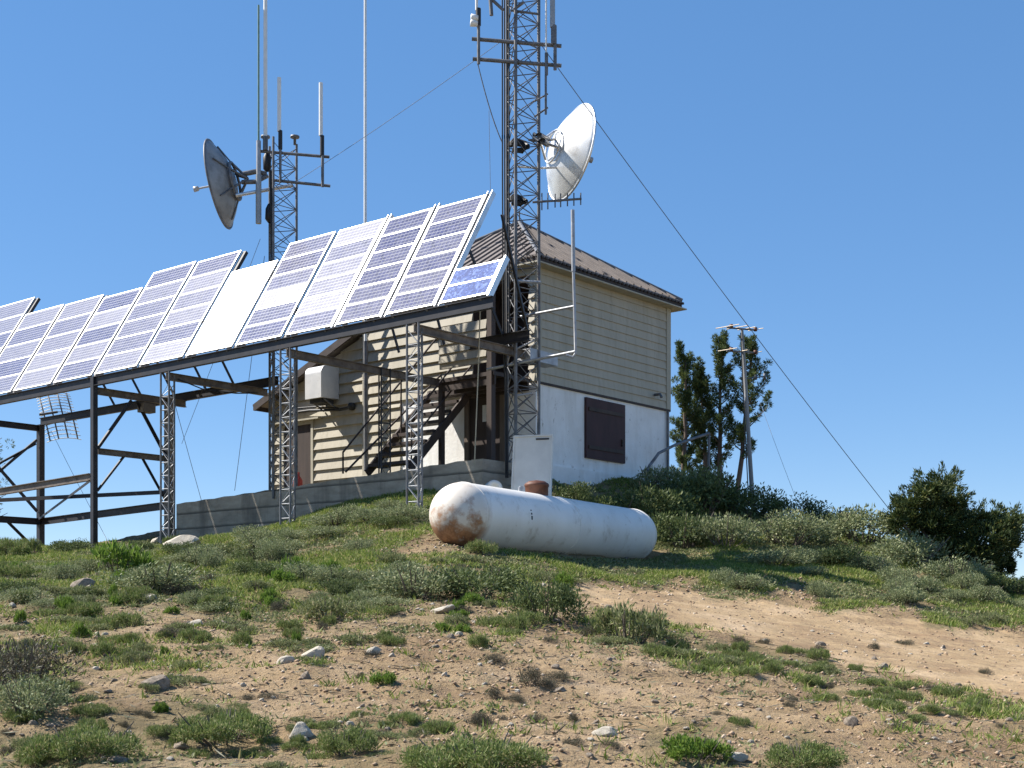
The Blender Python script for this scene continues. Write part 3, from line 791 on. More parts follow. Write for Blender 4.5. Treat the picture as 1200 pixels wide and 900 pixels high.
# upper storey core walls, with the porch recess left open at the near corner
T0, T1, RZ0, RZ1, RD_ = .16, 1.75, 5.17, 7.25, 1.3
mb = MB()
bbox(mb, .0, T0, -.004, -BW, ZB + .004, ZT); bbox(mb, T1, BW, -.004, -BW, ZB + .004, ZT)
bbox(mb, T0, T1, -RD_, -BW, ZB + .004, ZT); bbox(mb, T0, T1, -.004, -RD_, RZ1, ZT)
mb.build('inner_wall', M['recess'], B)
mb = MB(); siding(mb, FL(0, 0, 0), U, RN, BW, ZB, ZT, .19, .026)
mb.build('lap_siding', M['siding'], B)
mb = MB(); siding(mb, FL(0, 0, 0), V, LN, BW, ZB, ZT, .25, .062, holes=[(T0, T1, RZ0, RZ1)])
mb.build('lap_siding', M['siding'], B)
# wing: lower, single-pitched roof, its wall flush with the front and clad down to the ground
WT = 8.43
def wingtop(t): return 6.72 - (t - BW) * (6.72 - 5.45) / (WT - BW)
def tmax(z):
    return WT if z <= 5.45 else max(BW, BW + (6.72 - z) / (6.72 - 5.45) * (WT - BW))
mb = MB()
for (ta, tb) in ((BW + .003, WT),):
    p = [FL(ta, -.006, ZG), FL(tb, -.006, ZG), FL(tb, -4.2, ZG), FL(ta, -4.2, ZG), FL(ta, -.006, wingtop(ta)), FL(tb, -.006, wingtop(tb)), FL(tb, -4.2, wingtop(tb)), FL(ta, -4.2, wingtop(ta))]
    mb.prism8(p)
mb.build('wing_wall', M['trim'], B)
mb = MB()
siding(mb, FL(0, 0, 0), V, LN, WT, 3.15, 6.70, .25, .062, s0=lambda z: BW, s1=lambda z: tmax(z), holes=[(6.9, 8.02, 3.1, 4.86)])
mb.build('wing_siding', M['siding'], B)
mb = MB(); siding(mb, FL(0, 0, 0), V, LN, BW, 3.15, ZB, .25, .062, s0=lambda z: 3.95, s1=lambda z: BW)
mb.build('stairside_siding', M['siding'], B)
mb = MB(); siding(mb, FL(WT, 0, 0), U, V, 4.2, 3.15, 5.4, .25, .035); mb.build('wing_siding', M['siding'], B)
# trim boards
for (t, d0, z0, z1, w) in ((BW, .058, 3.1, ZT, .15), (WT - .06, .058, 3.1, 5.4, .12)):
    mb = MB(); bbox(mb, t - w / 2, t + w / 2, .0, d0, z0, z1); mb.build('corner_board', M['trim'], B)
mb = MB(); mb.box(FL(-.012, -.07, (ZB + ZT) / 2), U * .09, V * .026, Z * ((ZT - ZB) / 2)); mb.build('corner_board', M['trim'], B)
mb = MB(); mb.box(FL(-.012, -BW + .08, (ZB + ZT) / 2), U * .085, V * .026, Z * ((ZT - ZB) / 2)); mb.build('corner_board', M['trim'], B)
mb = MB(); mb.box(FL(-.018, -BW / 2, ZB - .02), U * (BW / 2), V * .02, Z * .024); mb.build('drip_board', M['darkwood'], B)
# roof: sheet with raised ribs on four slopes
OV = .22; ZE = 7.66; ZA = 9.42
cn = [FL(-OV, OV, ZE), FL(BW + OV, OV, ZE), FL(BW + OV, -BW - OV, ZE), FL(-OV, -BW - OV, ZE)]
ap = FL(BW / 2, -BW / 2, ZA)
mb = MB()
dn = Z * -.05
mb.add(cn + [ap] + [c + dn for c in cn], [(0, 1, 4), (1, 2, 4), (2, 3, 4), (3, 0, 4), (5, 6, 1, 0), (6, 7, 2, 1), (7, 8, 3, 2), (8, 5, 0, 3), (8, 7, 6, 5)])
roof = mb.build('roof', M['roof'], B)
mb = MB()
for i in range(4):
    a, b = cn[i], cn[(i + 1) % 4]; mid = (a + b) / 2; nn = (b - a).cross(ap - a).normalized()
    if nn.z < 0: nn = -nn
    k = int((b - a).length / .29)
    for j in range(1, k):
        s = j / k; base = a.lerp(b, s); f = 1 - abs(2 * s - 1)
        top = base + (ap - mid) * f * .985
        if (top - base).length > .15: mb.bar(base + nn * .016, top + nn * .016, .045, .04, nn)
mb.build('rib', M['roof'], roof)
mb = MB()
for i in range(4): mb.tube([cn[i] + Z * .02, ap + Z * .03], .045, 6)
mb.tube([ap, ap + Z * .28], .02, 6)
mb.build('ridge_cap', M['galvdark'], roof)
mb = MB()
for i in range(4):
    a, b = cn[i], cn[(i + 1) % 4]; ins = (FL(BW / 2, -BW / 2, ZE) - (a + b) / 2).normalized()
    mb.bar(a + ins * .03 - Z * .125, b + ins * .03 - Z * .125, .035, .15)
    k = int((b - a).length / .145)
    for j in range(k + 1): mb.box(a.lerp(b, j / k) - Z * .052, (b - a).normalized() * .036, ins * .03, Z * .022)
mb.build('fascia', M['fascia'], roof)
mb = MB(); mb.box(FL(BW / 2, -BW / 2, ZE - .19), U * (BW / 2 + .3), V * (BW / 2 + .3), Z * .015); mb.build('soffit', M['trim'], roof)
# wing roof
mb = MB()
za = wingtop(BW) + .06; zb = wingtop(WT) + .06; sl = (zb - za) / (WT - BW); te = WT + .34
p = [FL(BW + .1, .32, za), FL(te, .32, zb + sl * .34), FL(te, -4.5, zb + sl * .34), FL(BW + .1, -4.5, za)]
mb.prism8(p + [q + Z * .06 for q in p]); wr = mb.build('wing_roof', M['roof'], B)
mb = MB(); mb.bar(FL(BW + .1, .338, za - .05), FL(te, .338, zb + sl * .34 - .05), .035, .17); mb.bar(FL(te + .02, .33, zb + sl * .34 - .04), FL(te + .02, -4.5, zb + sl * .34 - .04), .035, .14)
mb.build('fascia', M['fascia'], wr)
# shutter of the right-hand wall
mb = MB(); mb.box(FL(-.03, -(1.7 + 3.18) / 2, 4.26), U * .74, V * .03, Z * .665)
sh = mb.build('shutter', M['shutter'], B)
mb = MB()
mb.box(FL(-.075, -3.05, 4.05), U * .02, V * .015, Z * .08); mb.box(FL(-.07, -2.44, 4.68), U * .66, V * .01, Z * .04); mb.box(FL(-.07, -2.44, 3.84), U * .66, V * .01, Z * .04)
mb.build('batten', M['darkwood'], sh)
mb = MB(); mb.tube([FL(-.04, -4.4, 5.32), FL(-.2, -4.4, 5.32), FL(-.24, -4.4, 5.24)], .035, 8); mb.build('wall_pipe', M['galvdark'], B)
mb = MB(); mb.tube([FL(-.05, -4.95, 3.1), FL(-.05, -4.95, 5.0)], .03, 8); mb.build('downpipe', M['galvdark'], B)
# basement door under the deck
mb = MB(); bbox(mb, .92, 1.82, .004, .05, 3.34, 4.86); bd = mb.build('basement_door', M['darkwood'], B)
mb = MB(); bbox(mb, .80, .92, .0, .09, 3.34, 4.96); bbox(mb, 1.82, 1.94, .0, .09, 3.34, 4.96); bbox(mb, .92, 1.82, .0, .09, 4.86, 4.96); mb.build('door_frame', M['wood'], bd)
mb = MB(); bbox(mb, 1.22, 1.44, .05, .056, 4.32, 4.68); mb.build('door_notice', M['notice'], bd)
# porch recess: floor and inner door
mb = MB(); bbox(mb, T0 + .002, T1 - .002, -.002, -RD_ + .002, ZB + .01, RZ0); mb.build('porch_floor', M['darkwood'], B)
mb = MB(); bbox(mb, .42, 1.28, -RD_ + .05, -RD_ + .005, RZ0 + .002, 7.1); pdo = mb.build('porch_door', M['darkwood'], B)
# deck, its parapet clad with lap boards, posts
mb = MB()
bbox(mb, .1, 1.55, .05, 1.25, 5.02, 5.10); bbox(mb, 1.55, 2.85, .05, .30, 5.02, 5.10)
for d in (.1, .45, .8, 1.17): bbox(mb, .1, 1.55, d, d + .05, 4.84, 5.018)
mb.build('deck', M['darkwood'], B)
mb = MB(); siding(mb, FL(.28, 1.25, 0), V, LN, 1.32, 5.42, 6.18, .19, .035)
bbox(mb, .28, 1.60, 1.20, 1.248, 5.30, 6.18)
mb.build('parapet', M['siding'], B)
mb = MB(); bbox(mb, .14, .27, 1.14, 1.27, 2.7, 7.3); mb.build('deck_post', M['darkwood'], B)
mb = MB(); bbox(mb, 1.56, 1.66, 1.12, 1.22, 2.9, 5.02); mb.build('deck_post', M['darkwood'], B)
# stairs
st = MB(); st.box(FL(2.1, .2, 5.02), V * .7, U * .02, Z * .06)
sa = FL(2.80, 2.2, 3.12); sb = FL(2.80, .2, 5.06); sc_ = FL(1.55, 2.2, 3.12); sd = FL(1.55, .2, 5.06)
stairs = MB(); stairs.bar(sa, sb, .05, .17, U.cross(V)); stairs.bar(sc_, sd, .05, .17, U.cross(V)); S = stairs.build('stair_stringers', M['darkwood'], B)
mb = MB()
for i in range(8):
    f = (i + .55) / 8.2; a = sa.lerp(sb, f); b = sc_.lerp(sd, f)
    mb.box((a + b) / 2 + Z * .03, V * .60, U * .14, Z * .034)
mb.build('treads', M['darkwood'], S)
mb = MB()
A0 = P(402, 555, 28.0); A1 = P(402, 530, 28.0); 
mb.tube([A0, A1, P(419, 509, 28.3), P(512, 396, 30.2)], .022, 6); mb.tube([P(405, 553, 28.05), P(526, 430, 30.3)], .022, 6)
mb.tube([P(470, 520, 29.1), P(470, 445, 29.1)], .02, 6)
mb.build('handrail', M['darkwood'], S)
mb = MB()
B0 = FL(1.5, 2.2, 3.2); mb.tube([B0 + Z * .0, B0 + Z * .95, FL(1.5, .3, 6.05)], .02, 6); mb.tube([B0 + Z * .5, FL(1.5, .3, 5.55)], .018, 6)
mb.build('handrail', M['darkwood'], S)
# wing door
mb = MB(); bbox(mb, 6.96, 7.96, .002, .03, 3.16, 4.80); wd = mb.build('wing_door', M['darkwood'], B)
mb = MB(); bbox(mb, 6.88, 6.96, .0, .07, 3.16, 4.88); bbox(mb, 7.96, 8.04, .0, .07, 3.16, 4.88); bbox(mb, 6.96, 7.96, .0, .07, 4.80, 4.88)
bbox(mb, 6.6, 8.3, .0, .16, 4.885, 4.925); mb.build('door_frame', M['trim'], wd)

# cooler on the wing
ck = thing('wall_cooler', 'white rounded sheet-metal cooler box hung on the wing wall', 'cooler', FL(6.5, .04, 5.2))
mb = MB(); prof = []
for k in range(9):
    a = math.pi / 2 * k / 8; prof.append((.42 + .20 * math.sin(a) , .58 + .20 * math.cos(a)))   # (depth, height)
pr = [(.045, 0.02), (.62, .0)] + [(d, h) for d, h in reversed(prof)] + [(.045, .78)]
t0, t1 = 5.98, 6.54
v0 = [FL(t0, d, 5.27 + h) for d, h in pr]; v1 = [FL(t1, d, 5.27 + h) for d, h in pr]; n = len(pr)
mb.add(v0 + v1, [tuple(range(n)), tuple(range(2 * n - 1, n - 1, -1))] + [(i, (i + 1) % n, n + (i + 1) % n, n + i) for i in range(n)])
mb.build('cooler_casing', M['tin'], ck)
mb = MB(); bbox(mb, 6.06, 6.46, .14, .54, 5.17, 5.265); mb.build('air_outlet', M['gasket'], ck)
mb = MB()
for t in (6.02, 6.5): mb.bar(FL(t, .05, 5.05), FL(t, .5, 5.26), .03, .03)
mb.build('bracket', M['galvdark'], ck)
# black pipe along the wing
mb = MB(); mb.tube([FL(8.1, .12, 5.12), FL(6.9, .16, 5.10), FL(5.9, .12, 5.02), FL(5.45, .12, 5.05)], .035, 6)
mb.tube([FL(7.6, .14, 5.22), FL(6.6, .18, 5.16), FL(5.9, .15, 5.06)], .02, 6); mb.lathe(FL(5.48, .06, 5.06), LN, [(0, .09), (.1, .09), (.12, .06), (.12, 0)], 10)
tag(mb.build('cable_conduit', M['black'], None, FL(6.8, .1, 5.1)), 'black conduit pipe running along the wing wall under the cooler', 'pipe')
mb = MB(); p0 = FL(7.1, .35, 3.1)
mb.lathe(p0, Z, [(0, .001), (0, .11), (.3, .11), (.36, .08), (.42, .04), (.5, .04), (.5, 0)], 12)
fuel = mb.build('fuel_can', M['red'], None, p0); tag(fuel, 'red can standing by the dark wing door', 'can')
mb = MB(); mb.tube([p0 + Z * .42 + V * .02, p0 + Z * .52 + V * .1, p0 + Z * .40 + V * .16], .014, 6); mb.build('spout', M['gasket'], fuel)
# bent pipe rail at the far corner
mb = MB(); rp = [P(757, 556, 30.0), P(761, 546, 30.2), P(772, 531, 30.5), P(790, 522, 31), P(812, 514, 31.5), P(831, 508, 31.9)]
mb.tube(rp, .035, 8); mb.tube([rp[-1], P(830, 580, 31.9)], .03, 8)
tag(mb.build('pipe_rail', M['galvdark'], None, rp[0]), 'bent grey pipe rail rising from the white wall toward the pines', 'pipe')
# concrete retaining wall
t0, t1 = .5, 9.5; d0, d1 = 2.0, 2.28
mb = MB(); K = 26
def wtop(t): return 3.0 - (t - .5) / 9 * .32
for k in range(K):
    a = t0 + (t1 - t0) * k / K; b = t0 + (t1 - t0) * (k + 1) / K
    j0 = .012 * math.sin(a * 9) ; j1 = .012 * math.sin(b * 9)
    mb.prism8([FR(a, d0, 1.0), FR(b, d0, 1.0), FR(b, d1, 1.0), FR(a, d1, 1.0), FR(a, d0, wtop(a) + j0), FR(b, d0, wtop(b) + j1), FR(b, d1, wtop(b) + j1), FR(a, d1, wtop(a) + j0)])
mb.box(FR(.36, 2.9, 2.2), V * .14, U * .9, Z * .8)
W_ = mb.build('retaining_wall', M['concrete'], None, FR(5, 2.1, 1.8))
tag(W_, 'grey board-marked concrete retaining wall below the building', 'wall')

# ------------------------------------------------------------------ solar rack
BZ = 5.23
R = thing('steel_rack', 'dark steel frame on lattice legs carrying the row of tilted solar panels', 'solar rack', FR(5, 1, 1.7))
def lattice_leg(cx, z0, z1, w, leg_r, step, mat, brace_mat, ang, br):
    pts = [Vector((cx.x + w * .577 * math.cos(ang + i * 2.0944), cx.y + w * .577 * math.sin(ang + i * 2.0944), 0)) for i in range(3)]
    mb = MB()
    for p in pts: mb.tube([p + Z * z0, p + Z * z1], leg_r, 6)
    lg = mb.build('lattice_leg', mat, R)
    mb = MB(); z = z0 + .1; k = 0
    while z + step < z1:
        for i in range(3):
            a, b = pts[i], pts[(i + 1) % 3]
            mb.tube([a + Z * z, b + Z * z], br, 4, False)
            if (k + i) % 2: mb.tube([a + Z * z, b + Z * (z + step)], br, 4, False)
            else: mb.tube([b + Z * z, a + Z * (z + step)], br, 4, False)
        z += step; k += 1
    mb.build('lattice_bracing', brace_mat, lg)
def lattice(cx, z0, z1, w, leg_r, step, root, mat, brace_mat, ang=0., br=.007, legname='leg', bname='lattice_bracing', style='zig'):
    pts = [Vector((cx.x + w * .577 * math.cos(ang + i * 2.0944), cx.y + w * .577 * math.sin(ang + i * 2.0944), 0)) for i in range(3)]
    for p in pts:
        mb = MB(); mb.tube([p + Z * z0, p + Z * z1], leg_r, 6); mb.build(legname, mat, root)
    mb = MB(); z = z0 + .1; k = 0
    while z + step < z1:
        for i in range(3):
            a, b = pts[i], pts[(i + 1) % 3]
            mb.tube([a + Z * z, b + Z * z], br, 4, False)
            if style == 'x':
                mb.tube([a + Z * z, b + Z * (z + step)], br, 4, False); mb.tube([b + Z * z, a + Z * (z + step)], br, 4, False)
            elif (k + i) % 2: mb.tube([a + Z * z, b + Z * (z + step)], br, 4, False)
            else: mb.tube([b + Z * z, a + Z * (z + step)], br, 4, False)
        z += step; k += 1
    mb.build(bname, brace_mat, root)
    return pts
TL = [0.0, 3.31, 7.05]
for i, t in enumerate(TL):
    p = FR(t, 0, 0); lattice_leg(p, gz(p.x, p.y) - .25, BZ - .12, .27, .022, .27, M['galvdark'], M['galv'], .9, .008)
p = FR(3.31, 2.5, 0); lattice_leg(p, 2.7, BZ - .12, .24, .018, .3, M['steel'], M['steel'], .3, .007)
def rackpart(name, mat, f):
    mb = MB(); f(mb); return mb.build(name, mat, R)
rackpart('support_beam', M['steel'], lambda m: m.channel(FR(-1.75, 0, BZ), FR(15.9, 0, BZ), .10, .20))
rackpart('support_beam', M['steel'], lambda m: m.channel(FR(6.45, 2.42, BZ - .02), FR(15.9, 2.42, BZ - .02), .09, .19))
rackpart('support_beam', M['steel'], lambda m: m.channel(FR(-.55, 2.42, BZ + .02), FR(.9, 2.42, BZ + .02), .09, .19))
for t, d1 in ((0.0, 3.3), (3.31, 4.9), (7.05, 2.62), (9.72, 2.42), (15.9, 2.42)):
    rackpart('cross_beam', M['beam'] if t < 15 else M['steel'], lambda m: m.channel(FR(t, -.05, BZ - .195), FR(t, d1, BZ - .195), .09, .155))
def post(t, d, w, mat, z1=BZ - .1):
    p = FR(t, d, 0); g = gz(p.x, p.y) - .3
    rackpart('post', mat, lambda m: m.channel(p + Z * g, p + Z * z1, w, w * 1.1) if False else m.box(p + Z * ((g + z1) / 2), V * (w / 2), U * (w / 2), Z * ((z1 - g) / 2)))
post(9.72, 0, .115, M['steel'], BZ + .1); post(9.72, 1.95, .15, M['beam']); post(15.9, 2.42, .15, M['steel']); post(15.9, 0, .12, M['steel'])
rackpart('junction_box', M['beam'], lambda m: m.box(FR(9.72, 1.35, BZ - .42), V * .12, U * .16, Z * .10))
ZM = 3.72; ZL = 2.66
rackpart('tie_beam', M['beam'], lambda m: m.channel(FR(9.72, .1, ZM), FR(9.72, 1.9, ZM), .1, .13))
rackpart('tie_beam', M['beam'], lambda m: m.channel(FR(9.80, -.04, 3.15), FR(15.9, -.04, 3.0), .1, .16))
rackpart('tie_beam', M['steel'], lambda m: m.channel(FR(9.72, 1.95, ZL), FR(15.9, 2.42, ZL - .06), .09, .17))
rackpart('tie_beam', M['steel'], lambda m: m.channel(FR(15.9, 0.0, ZL - .06), FR(15.9, 2.36, ZL - .06), .09, .17))
rackpart('tie_beam', M['steel'], lambda m: m.bar(FR(9.72, 1.9, 2.96), FR(15.9, .1, 2.95), .05, .09))
def brace(p, q, w=.06, mat='steel'): rackpart('brace', M[mat], lambda m: m.angle(p, q, w))
brace(FR(9.72, .08, ZM + .05), FR(9.72, .95, BZ - .3)); brace(FR(9.72, 1.88, ZM + .05), FR(9.72, 1.1, BZ - .3))
brace(FR(9.72, .08, 2.85), FR(9.72, .75, ZM - .06), .045); brace(FR(9.72, 1.88, 2.75), FR(9.72, 1.25, ZM - .06), .045)
brace(FR(15.85, 2.36, ZL), FR(9.8, .05, 3.12), .06); brace(FR(15.9, 2.3, BZ - .6), FR(15.9, .4, 3.5)); brace(FR(15.9, .2, 4.9), FR(15.9, 2.3, ZL + .2), .085)
brace(FR(15.9, 2.3, 1.85), FR(15.9, 1.5, ZL - .12)); brace(FR(15.9, .2, 2.9), FR(15.9, 2.3, 4.72), .06)
for t in (-.9, .1, 1.2, 2.4, 8.0, 9.0, 10.2, 11.4, 12.6): 
    q = FR(max(t, -.5), 2.42, BZ + .08) if (t < .9 or t > 6.45) else FR(t, 2.0, BZ)
    rackpart('strut', M['steel'], lambda m: m.angle(FR(t, 1.22, 7.10), q, .06))
rackpart('conduit', M['black'], lambda m: m.tube([FR(7.0, .2, 5.0), FR(7.0, .9, 4.86), FR(7.0, 1.7, 4.9), FR(7.0, 2.3, 4.98)], .014, 5))
rackpart('grey_box', M['galv'], lambda m: m.box(FR(0, 3.35, BZ - .2), V * .16, U * .42, Z * .11))

# solar panels
TAU = math.radians(58.5)
axx = -V; axy = U * math.cos(TAU) + Z * math.sin(TAU); axz = Z * math.cos(TAU) - U * math.sin(TAU)
def ft(px): kx = (px - 600) / F; return (F0.x - kx * F0.y) / (.768 + kx * .6405)
def lbox(mb, x0, x1, y0, y1, z0, z1):
    return mb.prism8([Vector(p) for p in ((x0, y0, z0), (x1, y0, z0), (x1, y1, z0), (x0, y1, z0), (x0, y0, z1), (x1, y0, z1), (x1, y1, z1), (x0, y1, z1))])
def panel(pl, pr, L, rows, label, mat='cells', name='solar_panel', rails=True, gap=.12):
    tl, tr = ft(pl) , ft(pr)
    w = (tl - tr) - gap
    r = thing(name, label, 'solar panel', FR(tl - gap / 2, -.02, 5.37), 'solar panels on the rack')
    r.rotation_euler = Matrix((axx, axy, axz)).transposed().to_euler()
    def b(name, mb, mat):
        o = mb.build(name, mat); o.parent = r; return o
    mb = MB(); fw = .032
    lbox(mb, 0, fw, 0, L, -.02, .018); lbox(mb, w - fw, w, 0, L, -.02, .018)
    for k in range(rows + 1):
        yk = (L - fw) * k / rows; lbox(mb, fw + .001, w - fw - .001, yk, yk + fw, -.02, .017)
    b('frame', mb, M['alu'])
    for k in range(rows):
        ya = (L - fw) * k / rows + fw + .002; yb = (L - fw) * (k + 1) / rows - .002
        mb = MB(); lbox(mb, fw + .002, w - fw - .002, ya, yb, -.010, .012)
        b('module', mb, M[mat])
    if rails:
        for xr in (.16, w - .16):
            mb = MB(); lbox(mb, xr - .025, xr + .025, -.06, L + .05, -.085, -.022); b('rail', mb, M['galvdark'])
        for xr, hw in ((w + gap * .5, gap * .44),) if pr < 340 else ((w + gap * .16, .008), (w + gap * .84, .008)):
            mb = MB(); lbox(mb, xr - hw, xr + hw, -.03, L + (.09 if pr > 340 else .0), -.10, -.03 if pr < 340 else .010)
            b('edge_rail_or_shade', mb, M['steel'] if pr < 340 else M['alu'])  # the steel ones are dark strips put in for the frame sides' shade
        if pr > 340:
            mb = MB(); lbox(mb, w + gap * .3, w + gap * .7, -.03, L + .07, -.10, -.03); b('edge_rail_or_shade', mb, M['galvdark'])
    return r
panel(-78, -32, 3.3, 6, 'outermost tall solar panel, cut by the picture edge, far from the building')
panel(-32, 15, 2.70, 5, 'short solar panel directly beside the outermost tall one')
panel(15, 62, 2.66, 5, 'middle one of the three short five-row solar panels at the far end')
panel(62, 110, 2.54, 5, 'short five-row solar panel touching the first tall pair')
panel(110, 163, 2.95, 6, 'tall bleached solar panel, outer one of the pair before the glare-white panel')
panel(163, 217, 2.90, 6, 'tall solar panel, inner one of the pair, touching the glare-white panel')
panel(217, 275, 2.26, 1, 'plain panel coloured glare-white, without cell rows, between tall panels', 'glarecells')
panel(275, 333, 2.68, 6, 'tall solar panel just right of the glare-white one, in front of the dish tower')
panel(333, 392, 2.67, 6, 'tall pale solar panel in front of the thin whip mast', gap=.13)
panel(392, 450, 2.6, 6, 'tall bluish solar panel, second from the rack end by the building', 'cellsblue', gap=.15)
panel(450, 513, 2.57, 6, 'tall bluish solar panel at the rack end, standing highest by the roof', 'cellsblue', gap=.15)
panel(515, 573, .76, 2, 'small bright blue two-row solar panel at the very end of the rack', 'bluecells', gap=.03)

# ------------------------------------------------------------------ towers
def bar_px(mb, a, b, Y, r, dz=0):
    mb.tube([P(a[0], a[1], Y), P(b[0], b[1], Y)], r, 6)
# dish tower
YT = 29.0; pc = P(328, 400, YT)
T1_ = thing('lattice_tower', 'shorter lattice tower carrying the grey dish, behind the solar panels', 'radio tower', Vector((pc.x, pc.y, 2.6)), 'lattice radio towers')
lattice(Vector((pc.x, pc.y, 0)), 2.6, P(0, 167, YT).z, .62, .028, .44, T1_, M['galvdark'], M['galvdark'], .30, .009, style='x')
def tpart(root, name, mat, f): mb = MB(); f(mb); return mb.build(name, mat, root)
tpart(T1_, 'crossbar', M['galvdark'], lambda m: bar_px(m, (302, 177), (386, 184), YT - .2, .032))
tpart(T1_, 'crossbar', M['galvdark'], lambda m: bar_px(m, (318, 211), (387, 218), YT - .2, .032))
tpart(T1_, 'guy_bracket', M['black'], lambda m: m.lathe(P(313, 190, YT - .1), Z, [(-.2, .04), (-.15, .085), (.1, .09), (.2, .04)], 8))
tpart(T1_, 'guy_bracket', M['black'], lambda m: m.lathe(P(316, 250, YT - .1), Z, [(-.2, .04), (-.12, .10), (.1, .09), (.2, .04)], 8))
tpart(T1_, 'cable_run', M['black'], lambda m: m.tube([P(317, 200, YT - .3), P(319, 300, YT - .3), P(321, 420, YT - .25), P(320, 575, YT - .25)], .03, 6))
for px_ in (311, 345.5): tpart(T1_, 'top_plate', M['galvdark'], lambda m: m.lathe(P(px_, 167, YT), Z, [(-.05, 0), (-.05, .03), (.1, .03), (.1, .1), (.14, .1), (.14, 0)], 8))
def rod(name, label, segs, Y, base=None, cat='antenna', group='rod antennas on the towers'):
    """vertical antenna: (px, y top, y bottom, radius, material, part name)"""
    px, _, yb = segs[-1][0], 0, segs[-1][2]
    r = thing(name, label, cat, P(px, yb, Y), group)
    for (px, ya, yb, rad, mat, pn) in segs:
        mb = MB(); mb.tube([P(px, ya, Y), P(px, yb, Y)], rad, 8); mb.build(pn, M[mat], r)
    return r
rod('whip_antenna', 'thin green rod antenna with grey sleeve on the dish tower, leftmost of four', [(303, 6, 165, .022, 'greenrod', 'rod'), (303, 165, 205, .05, 'galv', 'sleeve'), (303, 205, 262, .062, 'greyrod', 'canister')], YT - .25)
rod('whip_antenna', 'tallest white rod antenna rising out of frame from the dish tower', [(311, -60, 160, .042, 'fibre', 'rod'), (311, 160, 176, .055, 'galvdark', 'clamp')], YT - .25)
rod('whip_antenna', 'short white tube antenna over the dish tower crossbars, left of its twin', [(327.2, 91, 154, .042, 'fibre', 'radome'), (328.5, 153, 175, .045, 'black', 'clamp'), (328.5, 175, 214, .028, 'galvdark', 'mast')], YT - .26)
rod('whip_antenna', 'short white tube antenna at the outer end of the dish tower crossbars', [(376, 97, 159, .042, 'fibre', 'radome'), (377.5, 159, 182, .045, 'black', 'clamp'), (378, 182, 219, .032, 'galvdark', 'mast')], YT - .26)

def dish(name, label, c, axis, rad, depth, mat, ringmat, feed, arms, root_at, extra=None):
    """axis points out of the open side"""
    axis = axis.normalized(); r = thing(name, label, 'dish antenna', root_at, 'round dish antennas')
    mb = MB(); prof = []; n = 22
    for k in range(n + 1):
        q = k / n; prof.append((-depth * (1 - q * q), rad * .985 * q))
    pin = [(h + .014, x * .987) for h, x in reversed(prof)]
    mb.lathe(c, axis, prof + [(.012, rad * .985), (.012, rad * .972)] + pin, 112); mb.build('reflector', M[mat], r)
    a = Z; x = axis.cross(a).normalized(); y = axis.cross(x)
    mb = MB(); mb.tube([c + axis * .012 + (x * math.cos(t) + y * math.sin(t)) * rad for t in np.linspace(0, 6.2832, 97)[:-1]], .024, 6, closed=True); mb.build('rim', M[ringmat], r)
    q = .42 if mat == 'dishgrey' else .34; h = -depth * (1 - q * q) - .05
    mb = MB(); mb.tube([c + axis * h + (x * math.cos(t) + y * math.sin(t)) * rad * q for t in np.linspace(0, 6.283, 25)[:-1]], .034 if mat == 'dishgrey' else .02, 6, closed=True)
    for t in np.linspace(.4, 6.68, 7 if mat == 'dishgrey' else 4)[:-1]:
        e = (x * math.cos(t) + y * math.sin(t))
        if mat == 'dishgrey': mb.tube([c + axis * h + e * rad * q, c + axis * (-depth * .28 - .02) + e * rad * .84], .018 if mat == 'dishgrey' else .008, 5)
        mb.tube([c + axis * h + e * rad * q, c + axis * (h - .28)], .028, 5)
    mb.build('ring_brace', M[ringmat], r)
    mb = MB(); mb.tube([c - axis * depth, c + axis * feed], .022, 6); mb.lathe(c + axis * feed, axis, [(-.04, 0), (-.04, .05), (.06, .06), (.06, 0)], 10); mb.build('feed_horn', M['galv'], r)
    for pts, rr, mt in arms:
        mb = MB(); mb.tube(pts, rr, 7); mb.build('mount_arm', M[mt], r)
    return r
# grey dish: open side to the left and away
c1 = P(257, 216, YT - .15); ax1 = Vector((-.96, .06, -.17))
hub1 = c1 - ax1.normalized() * .50
dish('dish_antenna', 'grey dish seen from behind on the shorter tower, facing away from the building', c1, ax1, .92, .36, 'dishgrey', 'galvdark', .50,
     [([hub1 + Z * .12, P(300, 201, YT - .2), P(312, 204, YT - .1)], .055, 'galvdark'), ([hub1 - Z * .05, P(300, 213, YT - .25), P(313, 206, YT - .1)], .05, 'galvdark'), ([P(276, 229, YT - .4), P(343, 217, YT + .1)], .04, 'alu')], hub1)
# main tower
YM = 25.5; pm = P(610, 400, YM); gm = gz(pm.x, pm.y)
T2_ = thing('lattice_tower', 'tall lattice tower in front of the building, running out of the top of the picture', 'radio tower', Vector((pm.x, pm.y, gm - .1)), 'lattice radio towers')
lattice(Vector((pm.x, pm.y, 0)), gm - .2, 14.6, .62, .036, .46, T2_, M['galvdark'], M['galvdark'], .26, .010, style='x')
tpart(T2_, 'cable_run', M['black'], lambda m: [m.tube([P(588.5 + k * 2.6, -80, YM - .22 - k * .02), P(588.8 + k * 2.6, 200, YM - .22 - k * .02), P(589.6 + k * 2.4, 395, YM - .2 - k * .02)], .016, 6) for k in range(4)])
tpart(T2_, 'cable_run', M['black'], lambda m: [m.tube([P(589.5 + k * 2.4, 392, YM - .2), P(592 + k * 2, 450, YM - .2), P(593 + k * 2, 560, YM - .2)], .018, 6) for k in range(2)])
for (a, b) in (((553, 45.5), (658, 54)), ((554, 69), (658, 77))):
    tpart(T2_, 'crossbar', M['galvdark'], lambda m: bar_px(m, a, b, YM - .3, .036))
